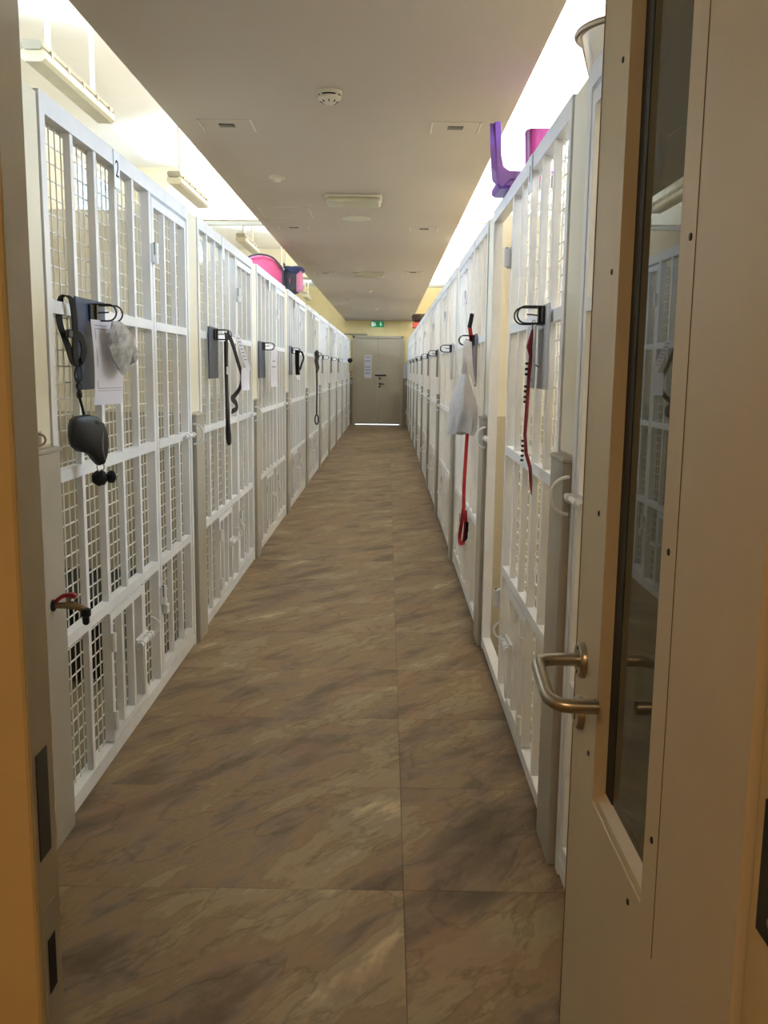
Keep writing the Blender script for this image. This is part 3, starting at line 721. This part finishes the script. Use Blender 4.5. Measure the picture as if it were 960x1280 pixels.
# --- left row, fifth kennel and beyond
ld = thing('dog_lead', 'long grey and black rope lead on the fifth left kennel', 'dog lead', (-.96, 12.5, .69))
mb = MB(); x, y = -.962, 12.5
mb.tube([(x, y, 1.69), (x+.008, y+.02, 1.62), (x-.004, y, 1.55), (x+.01, y+.03, 1.46), (x, y, 1.40)], [.022, .030, .028, .026, .014], 8); mb.build('coil', 'greyrope', ld, smooth=True)
mb = MB(); mb.tube([(x, y, 1.42), (x+.004, y, 1.2), (x, y, .95), (x, y, .83)], .010, 8)
mb.tube([(x+.022*math.sin(a), y+.02*math.sin(a), .765+.065*math.cos(a)) for a in (2*math.pi*i/14 for i in range(14))], .009, 7, closed=True); mb.build('rope', 'webbing', ld, smooth=True)
ring_clip(ld, -1, XL+.012, 12.5, 1.64)
for k, (lab) in ((5, 'thin grey board with wire rings on the sixth left kennel'), (6, 'thin grey board with wire rings on the seventh left kennel'), (7, 'thin grey board with wire rings on the eighth left kennel')):
    y = Y0+PITCH*k+.3; clip_board('clip_board', -1, XL, y, y+.24, 1.38, 1.66, 'greyboard', lab)
bl = thing('folded_lead', 'bunched black lead on the far left kennel beside the end wall', 'dog lead', (-.95, 23.0, 1.6))
mb = MB(); mb.ellipsoid((-.945, 23.0, 1.66), (.06, .06, .06), 14, 9, lambda d: 1+.18*math.sin(7*d.x+6*d.z)*math.cos(5*d.y)); mb.build('bundle', 'webbing', bl, smooth=True)
MB().ribbon([(-.955, 23.0, 1.62), (-.96, 23.0, 1.5), (-.965, 23.01, 1.38)], (.3, 1, 0), .03, .006).build('strap_end', 'greyrope', bl)

# --- right row
t = clip_board('clip_board', 1, XR, 2.93, 3.13, 1.392, 1.665, 'whiteboard', 'white clip board with black wire rings on the open right kennel', 3.05, 1.63)
sb = thing('hanging_board', 'second thin white board hanging from the rings, right kennel', 'board', (.48, 3.1, 1.39))
MB().cbox(.474, .480, 3.02, 3.18, 1.395, 1.60, .0015).build('board', 'whiteboard', sb)
MB().lathe([(.005, 0), (.005, -.0006)], (.474, 3.05, 1.42), 'x', 10).build('punch_hole', 'hole', sb)
rl = thing('braided_lead', 'dark red braided lead with black beads on the right kennel', 'dog lead', (.45, 3.06, 1.04))
mb = MB(); x = .474
pts = [(x+.0, 3.06, 1.585), (x-.004, 3.06, 1.56), (x-.010, 3.065, 1.53), (x-.004, 3.06, 1.50), (x-.008, 3.06, 1.44), (x-.010, 3.06, 1.36), (x-.012, 3.06, 1.29), (x-.014, 3.06, 1.24), (x-.008, 3.06, 1.18), (x+.006, 3.05, 1.13), (x+.010, 3.05, 1.08), (x+.013, 3.05, 1.04)]
mb.tube(pts, [.005, .008, .0095, .0065, .006, .0062, .0062, .0055, .0062, .006, .0058, .002], 10); mb.build('braid', 'darkred', rl, smooth=True)
for z in (1.475, 1.457, 1.44, 1.40, 1.384, 1.366, 1.35, 1.22, 1.203, 1.187, 1.17, 1.155):
    MB().ellipsoid((x-.016+(1.475-z)*-.016, 3.06, z), (.0065, .006, .0045), 8, 6).build('bead', 'blackplastic', rl, smooth=True)
MB().tube([(x-.004, 3.06, 1.50), (x+.006, 3.055, 1.475), (x+.022, 3.05, 1.463)], .0018, 6).build('cord_end', 'webbing', rl)
MB().tube([(x+.002+.006*math.cos(a), 3.06, 1.60+.016*math.sin(a)) for a in (2*math.pi*i/12 for i in range(12))], .0018, 6, closed=True).build('ring', 'steel', rl, smooth=True)
# plastic bag, red lead
clip_board('clip_board', 1, XR, 5.32, 5.56, 1.36, 1.66, 'greyboard', 'grey clip board behind the white plastic bag, right row', 5.46, 1.625)
bg_ = thing('plastic_bag', 'white carrier bag hanging by its handles on the right row', 'bag', (.45, 5.24, 1.1))
vs = []; fs = []; nz, na = 22, 28
for j in range(nz+1):
    v_ = j/nz; z = 1.43-.335*v_
    hw = .03+.062*min(1, v_*1.9)**.8; dp = .012+.040*math.sin(math.pi*min(1, .15+.75*v_))
    for i in range(na):
        a = 2*math.pi*i/na
        wr = 1+.10*math.sin(7*a+2*v_)*(.4+v_)+.04*math.sin(13*a-5*v_)
        px = hw*math.cos(a)*wr; py = dp*math.sin(a)*wr
        vs.append((.436+px*.80-.012*v_, 5.24+px*-.35+py, z+.012*math.sin(3*a)*v_))
for j in range(nz):
    for i in range(na): l = (i+1) % na; fs.append((j*na+i, j*na+l, j*na+na+l, j*na+na+i))
fs += [list(range(na)), list(range(nz*na, nz*na+na))]
MB().add(vs, fs).build('bag_body', 'bag', bg_, smooth=True)
for o1 in (0, 1):
    h = MB(); h.ribbon([(.462-.008*o1, 5.38, 1.615), (.462-.012*o1, 5.34, 1.58), (.462-.020*o1, 5.28, 1.50), (.470-.035*o1, 5.26, 1.42), (.478-.05*o1, 5.25, 1.37)], (1, .3, 0), .04, .006)
    h.build('bag_handle', 'bag', bg_)
rd = thing('dog_lead', 'long red webbing lead with a loop hanging behind the plastic bag', 'dog lead', (.47, 5.55, .36))
mb = MB(); x = .486
mb.ribbon([(x-.016, 5.40, 1.70), (x-.008, 5.42, 1.66), (x, 5.46, 1.6), (x+.002, 5.5, 1.3), (x-.002, 5.55, 1.05), (x-.008, 5.6, .75), (x-.006, 5.6, .60)], (.75, .6, 0), .026, .004)
mb.build('strap', 'red', rd)
mb = MB(); mb.ribbon([(x-.006, 5.6, .62), (x-.018, 5.61, .50), (x-.026, 5.62, .42), (x-.018, 5.60, .378), (x-.004, 5.58, .40), (x+.004, 5.56, .50), (x+.001, 5.57, .60)], (.75, .6, 0), .026, .005); mb.build('loop', 'red', rd)
mb = MB(); mb.ribbon([(x-.018, 5.40, 1.695), (x-.010, 5.40, 1.735), (x-.004, 5.40, 1.775)], (.75, .6, 0), .026, .008); mb.build('strap_end', 'webbing', rd)
mb = MB(); mb.ribbon([(x-.001, 5.575, .405), (x+.010, 5.55, .43), (x+.012, 5.55, .53)], (.75, .6, 0), .022, .005); mb.build('loop_lining', 'webbing', rd)
for k, mt_ in ((2, 'whiteboard'), (3, 'greyboard'), (4, 'greyboard'), (5, 'greyboard'), (6, 'greyboard'), (7, 'greyboard'), (8, 'greyboard')):
    y = Y0+PITCH*k+.16; clip_board('clip_board', 1, XR, y, y+.24, 1.38, 1.66, mt_, f'{"pale" if k == 2 else "grey"} clip board with wire rings on the {ORD[k]} right kennel')

# ------------------------------------------------------------------ things lying on top of the kennels
# pink soft pet carrier across the left row
pcar = thing('pet_carrier', 'pink and charcoal soft pet carrier on top of the left kennels', 'pet carrier', (-1.0, 9.75, HT))
ZB = HT+.002
def loft(mb, secs):
    """secs: list of (x, [(y,z)...]) loops with equal counts"""
    n = len(secs[0][1]); vs = []; fs = []
    for x, lp in secs: vs += [(x, y, z) for y, z in lp]
    for j in range(len(secs)-1):
        for i in range(n): l = (i+1) % n; fs.append((j*n+i, j*n+l, j*n+n+l, j*n+n+i))
    fs += [list(range(n-1, -1, -1)), list(range((len(secs)-1)*n, len(secs)*n))]
    return mb.add(vs, fs)
def sec(y, hw, z0, z1, r=.06):
    lp = []
    for cx, cz, a0 in ((y+hw-r, z1-r, 0), (y-hw+r, z1-r, math.pi/2), (y-hw+.03, z0+.03, math.pi), (y+hw-.03, z0+.03, 1.5*math.pi)):
        rr = r if cz > (z0+z1)/2 else .03
        for i in range(5): a = a0+math.pi/2*i/4; lp.append((cx+rr*math.cos(a), cz+rr*math.sin(a)))
    return lp
loft(MB(), [(-1.46, sec(9.82, .13, ZB, 2.565)), (-1.40, sec(9.82, .15, ZB, 2.592)), (-1.30, sec(9.82, .16, ZB, 2.596)), (-1.20, sec(9.82, .16, ZB, 2.568)), (-1.14, sec(9.82, .16, ZB, 2.51)), (-1.095, sec(9.82, .155, ZB, 2.452))]).build('body', 'pink', pcar, smooth=True)
loft(MB(), [(-1.10, sec(9.82, .162, ZB, 2.458)), (-1.06, sec(9.82, .166, ZB, 2.45)), (-.985, sec(9.82, .166, ZB-.0, 2.44)), (-.955, sec(9.82, .16, ZB+.01, 2.44))]).build('end_panel', 'greyfab', pcar, smooth=True)
loft(MB(), [(-.958, sec(9.82, .155, ZB+.012, 2.46)), (-.925, sec(9.82, .155, ZB+.03, 2.475)), (-.912, sec(9.82, .15, ZB+.05, 2.475))]).build('front_pocket', 'palepink', pcar, smooth=True)
loft(MB(), [(-1.075, sec(9.82, .17, 2.44, 2.492, .02)), (-1.0, sec(9.82, .17, 2.41, 2.485, .02)), (-.95, sec(9.82, .17, 2.40, 2.49, .02)), (-.895, sec(9.82, .165, 2.445, 2.478, .015))]).build('top_flap', 'navyfab', pcar, smooth=True)
MB().ribbon([(-1.46, 9.665, 2.558), (-1.40, 9.65, 2.588), (-1.30, 9.645, 2.596), (-1.20, 9.645, 2.57), (-1.14, 9.648, 2.515), (-1.095, 9.65, 2.455), (-1.085, 9.65, 2.35), (-1.085, 9.65, 2.24)], (0, 1, 0), .03, .016).build('piping', 'greyfab', pcar)
MB().ribbon([(-1.078, 9.66, 2.46), (-1.082, 9.66, 2.515), (-1.068, 9.66, 2.50)], (0, 1, 0), .03, .012).build('strap_tab', 'greyfab', pcar)
MB().tube([(-1.02, 9.651, 2.36), (-1.02, 9.650, 2.32)], .006, 6).build('zip_pull', 'pink', pcar)
# purple child's chair on the right row
chr_ = thing('child_chair', 'purple moulded plastic child chair perched on the right kennels', 'chair', (.55, 4.1, HT))
yc = 4.12
prof = [(.448, 2.492), (.452, 2.42), (.456, 2.36), (.462, 2.315), (.475, 2.295), (.50, 2.287), (.56, 2.287), (.64, 2.290), (.72, 2.295)]
th = .020; vs = []; fs = []; ny = 8
for (px, pz) in prof:
    for i in range(ny+1):
        q = i/ny*2-1; hw = .14*(1 if pz < 2.45 else .92)
        bow = .006*(q*q)
        vs.append((px+.115*(.12+q*hw)-(bow if pz > 2.31 else 0), yc+.12+q*hw, pz+(bow if pz <= 2.31 else 0)))
n = len(prof); K = ny+1
low = [Vector(p) for p in vs]; 
def nrm(j):
    a = prof[max(j-1, 0)]; b = prof[min(j+1, n-1)]; t_ = Vector((b[0]-a[0], 0, b[1]-a[1])).normalized(); return Vector((t_.z, 0, -t_.x))
vs2 = [low[j*K+i]+nrm(j)*th for j in range(n) for i in range(K)]
allv = [tuple(p) for p in low+vs2]; T = n*K
for j in range(n-1):
    for i in range(ny):
        fs.append((j*K+i, j*K+i+1, j*K+K+i+1, j*K+K+i)); fs.append((T+j*K+i, T+j*K+K+i, T+j*K+K+i+1, T+j*K+i+1))
    fs.append((j*K, j*K+K, T+j*K+K, T+j*K)); fs.append((j*K+ny, T+j*K+ny, T+j*K+K+ny, j*K+K+ny))
for i in range(ny): fs.append((i, T+i, T+i+1, i+1)); fs.append(((n-1)*K+i, (n-1)*K+i+1, T+(n-1)*K+i+1, T+(n-1)*K+i))
MB().add(allv, fs).build('seat_shell', 'purple', chr_, smooth=True)
MB().prism([(.440, 2.495), (.462, 2.50), (.470, 2.49), (.474, 2.36), (.484, 2.315), (.51, 2.298), (.60, 2.296), (.60, 2.27), (.515, 2.262), (.48, 2.23), (.458, 2.245), (.452, 2.30)], lambda a, b: (a, yc-.022, b), lambda a, b: (a, yc+.006, b)).build('side_flange', 'purple', chr_, bevel=.004)
MB().cbox(.462, .60, yc-.012, yc+.24, HT+.003, 2.272, .012).build('seat_base', 'purple', chr_)
tb = thing('plastic_tub', 'magenta plastic tub standing behind the purple chair', 'tub', (.62, 4.05, HT))
loft2 = MB(); vs = []; fs = []
for zz, hw in ((HT+.002, .050), (2.42, .058), (2.44, .060), (2.442, .052), (HT+.03, .042)):
    for i in range(20):
        a = 2*math.pi*i/20; c_, s_ = math.cos(a), math.sin(a); k = 1/max(abs(c_), abs(s_))**.75
        vs.append((.622+hw*c_*k, 4.03+.06+hw*1.0*s_*k-.06, zz))
for j in range(4):
    for i in range(20): l = (i+1) % 20; fs.append((j*20+i, j*20+l, j*20+20+l, j*20+20+i))
fs += [list(range(19, -1, -1)), list(range(80, 100))]
loft2.add(vs, fs).build('tub_wall', 'magenta', tb, smooth=True)
# steel bowl on the near right divider
bw = thing('steel_bowl', 'stainless steel bowl with rolled rim on the near right pier', 'bowl', (.63, 2.62, HT))
MB().lathe([(.085, 0), (.098, .003), (.104, .012), (.132, .115), (.135, .122), (.129, .122), (.100, .014), (.0, .012)], (.634, 2.60, HT-.009), 'z', 40).build('bowl_wall', 'bright_steel', bw, smooth=True)
MB().tube([(.634+.139*math.cos(a), 2.60+.139*math.sin(a), HT+.112) for a in (2*math.pi*i/36 for i in range(36))], .009, 8, closed=True).build('rim', 'steel', bw, smooth=True)
# wicker bed on a red crate, far right
cr_ = thing('red_crate', 'small red plastic crate far along the right kennel tops', 'crate', (.6, 17.6, HT))
mb = MB(); mb.cbox(.455, .70, 17.45, 17.75, HT+.002, HT+.09, .01); mb.build('tray', 'redplastic', cr_)
MB().cbox(.45, .705, 17.445, 17.755, HT+.085, HT+.105, .006).build('tray_rim', 'redplastic', cr_)
wk = thing('wicker_bed', 'dark brown wicker pet bed resting on the red crate', 'pet bed', (.6, 17.6, HT+.106))
MB().lathe([(.15, 0), (.19, .03), (.20, .10), (.19, .15), (.165, .155), (.15, .10), (.14, .04), (.0, .03)], (.645, 17.62, HT+.106), 'z', 28).build('basket', 'brownfab', wk, smooth=True)
for q in range(3): MB().tube([(.645+(.195+.005*q)*math.cos(a), 17.62+(.195+.005*q)*math.sin(a), HT+.146+.035*q) for a in (2*math.pi*i/30 for i in range(30))], .012, 6, closed=True).build('weave_band', 'brownfab', wk, smooth=True)

# black crate inside the first left kennel
ck = thing('pet_crate', 'black pet crate on the floor inside the nearest left kennel', 'crate', (-1.55, 4.2, 0))
mb = MB(); mb.cbox(-1.95, -1.27, 4.04, 4.64, .02, .38, .02); mb.build('body', 'flap', ck)
MB().cbox(-1.97, -1.25, 4.02, 4.66, .36, .41, .015).build('lid', 'flap', ck)
for q in range(5): MB().box(-1.27, -1.262, 4.10+.10*q, 4.16+.10*q, .10, .32).build('vent_rib', 'flap', ck)

# ------------------------------------------------------------------ dropped-ceiling fittings
def on_ceiling(x, y): return (x, y, ZS)
sd = thing('smoke_detector', 'round cream smoke detector nearest on the dropped ceiling', 'smoke detector', (-.283, 4.42, ZS), 'round detectors on the dropped ceiling')
c = (-.283, 4.42, ZS)
MB().lathe([(.058, 0), (.058, -.012), (.054, -.016)], c, 'z', 36).build('base', 'fixture', sd, smooth=True)
MB().lathe([(.0515, -.016), (.0515, -.0235)], c, 'z', 36).build('gap', 'hole', sd)
MB().lathe([(.054, -.0235), (.052, -.033), (.034, -.046), (.024, -.052), (.0, -.053)], c, 'z', 36).build('dome', 'fixture', sd, smooth=True)
for q in range(4):
    a = math.pi/2*q+.785; MB().box(c[0]+.05*math.cos(a)-.006, c[0]+.05*math.cos(a)+.006, c[1]+.05*math.sin(a)-.006, c[1]+.05*math.sin(a)+.006, ZS-.024, ZS-.014).build('clip', 'fixture', sd)
for q in range(8):
    a = 2*math.pi*q/8; MB().tube([(c[0]+.030*math.cos(a), c[1]+.030*math.sin(a), ZS-.0485), (c[0]+.040*math.cos(a), c[1]+.040*math.sin(a), ZS-.043)], .003, 5).build('vent_slot', 'dark_metal', sd)
def vent(x, y, w_, lab):
    t = thing('ceiling_vent', lab, 'vent', on_ceiling(x, y), 'flush slot vents in the dropped ceiling')
    MB().box(x-w_/2, x+w_/2, y-.11, y+.11, ZS-.002, ZS+.002).build('plate', 'soffit', t)
    MB().box(x-.04, x+.04, y-.03, y+.03, ZS-.005, ZS-.001).build('slot', 'dark_metal', t)
    for i in range(3): MB().box(x-.04, x+.04, y-.022+.018*i, y-.017+.018*i, ZS-.0065, ZS-.004).build('louvre', 'greybox', t)
    for sx in (-1, 1): MB().box(x+sx*w_/2-.004, x+sx*w_/2+.004, y-.11, y+.11, ZS-.006, ZS).build('edge_strip', 'fixture', t)
vent(-.855, 5.02, .27, 'small slot vent nearest on the left half of the dropped ceiling')
vent(.335, 5.02, .25, 'small slot vent nearest on the right half of the dropped ceiling')
vent(-.86, 8.5, .27, 'small slot vent further along on the left half of the dropped ceiling')
vent(.308, 8.5, .25, 'small slot vent further along on the right half of the dropped ceiling')
vent(.31, 12.2, .25, 'small slot vent beyond the far bulkhead lamp, right half of ceiling')
vent(-.84, 12.4, .27, 'small slot vent beyond the far bulkhead lamp, left half of ceiling')
def detector(x, y, r, lab, name='ceiling_detector'):
    t = thing(name, lab, 'detector', on_ceiling(x, y), 'small round ceiling fittings')
    MB().lathe([(r, 0), (r, -.012), (r*.85, -.016)], (x, y, ZS), 'z', 24).build('base', 'fixture', t, smooth=True)
    MB().lathe([(r*.6, -.016), (r*.5, -.03), (r*.2, -.036), (0, -.037)], (x, y, ZS), 'z', 24).build('sensor', 'fixture', t, smooth=True)
detector(-.745, 6.3, .055, 'small round sensor on the left half of the ceiling before the lamp')
detector(-.31, 15.1, .05, 'small round sensor far along the middle of the ceiling')
detector(-.26, 19.4, .05, 'small round sensor near the end of the ceiling')
detector(-.72, 17.0, .05, 'small round sensor far along the left of the ceiling')
def bulkhead(y, lab):
    t = thing('bulkhead_lamp', lab, 'lamp', on_ceiling(-.268, y), 'rectangular bulkhead lamps on the dropped ceiling')
    MB().cbox(-.475, -.06, y-.14, y+.14, ZS-.02, ZS, .006).build('body', 'fixture', t)
    MB().cbox(-.465, -.07, y-.13, y+.13, ZS-.055, ZS-.018, .012).build('cover', 'diffuser', t)
bulkhead(7.0, 'nearest flat rectangular bulkhead lamp in the middle of the ceiling')
bulkhead(12.4, 'farther flat rectangular bulkhead lamp in the middle of the ceiling')
dk = thing('ceiling_speaker', 'flat round speaker disc on the ceiling behind the nearest lamp', 'speaker', (-.277, 7.95, ZS))
MB().lathe([(.12, 0), (.12, -.006), (.108, -.010)], (-.277, 7.95, ZS), 'z', 36).build('ring', 'fixture', dk, smooth=True)
MB().lathe([(.106, -.006), (.106, -.008), (.0, -.0085)], (-.277, 7.95, ZS), 'z', 36).build('grille', 'fixture', dk)
def hatchpanel(x0, x1, y0, y1, lab):
    t = thing('access_panel', lab, 'access panel', ((x0+x1)/2, y0, ZS))
    MB().box(x0+.006, x1-.006, y0+.006, y1-.006, ZS-.004, ZS+.002).build('panel', 'soffit', t)
    f = MB(); f.box(x0, x0+.005, y0, y1, ZS-.006, ZS); f.box(x1-.005, x1, y0, y1, ZS-.006, ZS); f.box(x0, x1, y0, y0+.005, ZS-.006, ZS); f.box(x0, x1, y1-.005, y1, ZS-.006, ZS); f.build('edge_trim', 'fixture', t)
hatchpanel(-1.04, -.64, 7.45, 7.95, 'square access panel on the left edge of the dropped ceiling')
hatchpanel(.02, .42, 19.5, 20.0, 'square access panel near the far end of the dropped ceiling')

# ------------------------------------------------------------------ hanging batten lights over the left kennels
def batten(y, lab):
    t = thing('batten_light', lab, 'lamp', (-1.82, y, 3.0), 'hanging batten lights over the left kennels')
    x, z = -1.82, 3.03
    def octa(w_, z0, z1): return [(-w_, z0+.015), (-w_*.7, z0), (w_*.7, z0), (w_, z0+.015), (w_, z1-.01), (w_*.8, z1), (-w_*.8, z1), (-w_, z1-.01)]
    f0 = lambda yy: (lambda a, b: (x+a, yy, b))
    MB().prism(octa(.055, z-.0, z+.045), f0(y), f0(y+1.22)).build('housing', 'greybox', t)
    MB().prism(octa(.062, z-.055, z+.005), f0(y+.012), f0(y+1.208)).build('diffuser', 'diffuser', t)
    for q in range(5): MB().box(x+.052, x+.066, y+.1+.25*q, y+.13+.25*q, z-.012, z+.02).build('clip', 'steel', t)
    for yy in (y+.24, y+.98):
        r_ = MB().tube([(x, yy, z+.04), (x, yy, ZC-.012)], .014, 10).build('suspension_rod', 'fixture', t, smooth=True)
        MB().lathe([(.05, 0), (.05, .012)], (x, yy, ZC-.013), 'z', 16).build('ceiling_cup', 'fixture', r_)
for i, y in enumerate((4.92, 8.02, 11.55, 15.6, 20.1)):
    batten(y, f'long grey batten light on two rods, {ORD[i] if i else "nearest"} from the doorway over left kennels')

# ------------------------------------------------------------------ far end: double door, exit sign
tr = sroot('trim_enddoor', (DL, YE, 0), 'taupe frame around the double door at the far end', 'door frame')
f = MB(); f.box(DL-.05, DL, YE-.03, YE+.1, 0, DH+.06); f.box(DR, DR+.05, YE-.03, YE+.1, 0, DH+.06); f.box(DL-.05, DR+.05, YE-.03, YE+.1, DH, DH+.06); f.box(DL-.01, DL+.03, YE+.06, YE+.1, 0, DH); f.box(DR-.03, DR+.01, YE+.06, YE+.1, 0, DH); f.box(DL, DR, YE+.06, YE+.1, DH-.04, DH+.01); f.build('frame', 'doorend', tr)
f = MB(); f.box(-1.55, -.55, YE-.06, YE-.03, DH+.08, DH+.11); f.build('trunking', 'greybox', tr)
d2 = sroot('door_2', (DL, YE, 0), 'taupe double door closing the far end of the corridor', 'door')
mid = -.262
l1 = MB(); l1.cbox(DL+.001, mid-.003, YE+.01, YE+.055, .018, DH-.004, .003); L1 = l1.build('leaf', 'doorend', d2)
l2 = MB(); l2.cbox(mid+.003, DR-.001, YE+.01, YE+.055, .018, DH-.004, .003); L2 = l2.build('leaf', 'doorend', d2)
MB().box(mid-.0025, mid+.0025, YE+.03, YE+.05, .03, DH-.01).build('meeting_seal', 'gasket', L1)
MB().box(mid-.08, mid+.22, YE-.03, YE+.01, 1.275, 1.315).build('push_bar', 'dark_metal', L2)
MB().tube([(mid+.05, YE+.008, 1.075), (mid+.05, YE-.04, 1.075), (mid+.17, YE-.04, 1.07)], .014, 8).build('lever', 'dark_metal', L2, smooth=True)
for z in (1.21, 1.075, 1.0): MB().lathe([(.028, 0), (.026, -.01)], (mid+.05, YE+.011, z), 'y', 16).build('escutcheon', 'dark_metal', L2)
nt_ = thing('paper_notice', 'pale paper notice taped on the left leaf of the end door', 'notice', (-.53, YE, 1.2))
MB().box(-.62, -.43, YE+.006, YE+.0095, 1.22, 1.82).build('sheet', 'paper', nt_)
for z in (1.75, 1.66, 1.5, 1.42, 1.34): MB().box(-.6, -.46, YE+.0045, YE+.006, z, z+.02).build('print_line', 'print_', nt_)
n2_ = thing('paper_notice', 'small pale notice on the end wall right of the double door', 'notice', (.45, YE, 1.2))
MB().box(.405, .495, YE-.006, YE-.002, 1.22, 1.6).build('sheet', 'paper', n2_)
cpt = thing('call_point', 'red fire alarm call point left of the end door', 'alarm call point', (-.97, YE, 1.33))
MB().cbox(-.999, -.937, YE-.045, YE-.003, 1.29, 1.38, .006).build('box', 'callred', cpt)
MB().box(-.985, -.95, YE-.048, YE-.044, 1.315, 1.355).build('glass', 'paper', cpt)
ex = thing('exit_sign', 'green exit sign hanging below the dropped ceiling at the far end', 'exit sign', (-.285, 24.1, 2.5))
MB().box(-.455, -.115, 24.06, 24.09, 2.525, 2.675).build('panel', 'exitgreen', ex)
MB().box(-.44, -.13, 24.05, 24.10, 2.675, 2.70).build('housing', 'greybox', ex)
fy = 24.0585
def glyph(*polys):
    for p in polys: MB().prism(p, lambda a, b: (a, fy, b), lambda a, b: (a, fy+.002, b)).build('symbol', 'exitwhite', ex)
gx = -.36
glyph([(gx-.075, 2.545), (gx-.02, 2.545), (gx-.02, 2.655), (gx-.075, 2.655)])                                    # doorway
glyph([(gx+.005, 2.632), (gx+.017, 2.627), (gx+.022, 2.638), (gx+.017, 2.649), (gx+.005, 2.652), (gx-.003, 2.642)],   # head
      [(gx-.012, 2.615), (gx+.018, 2.622), (gx+.028, 2.595), (gx+.008, 2.582), (gx-.008, 2.598)],
      [(gx+.008, 2.590), (gx+.026, 2.590), (gx+.045, 2.565), (gx+.038, 2.558)], [(gx+.004, 2.588), (gx+.014, 2.582), (gx+.0, 2.545), (gx-.014, 2.545)])
ax = -.20
glyph([(ax-.012, 2.655), (ax+.012, 2.655), (ax+.012, 2.60), (ax-.012, 2.60)], [(ax-.038, 2.602), (ax+.038, 2.602), (ax, 2.552)])   # arrow down
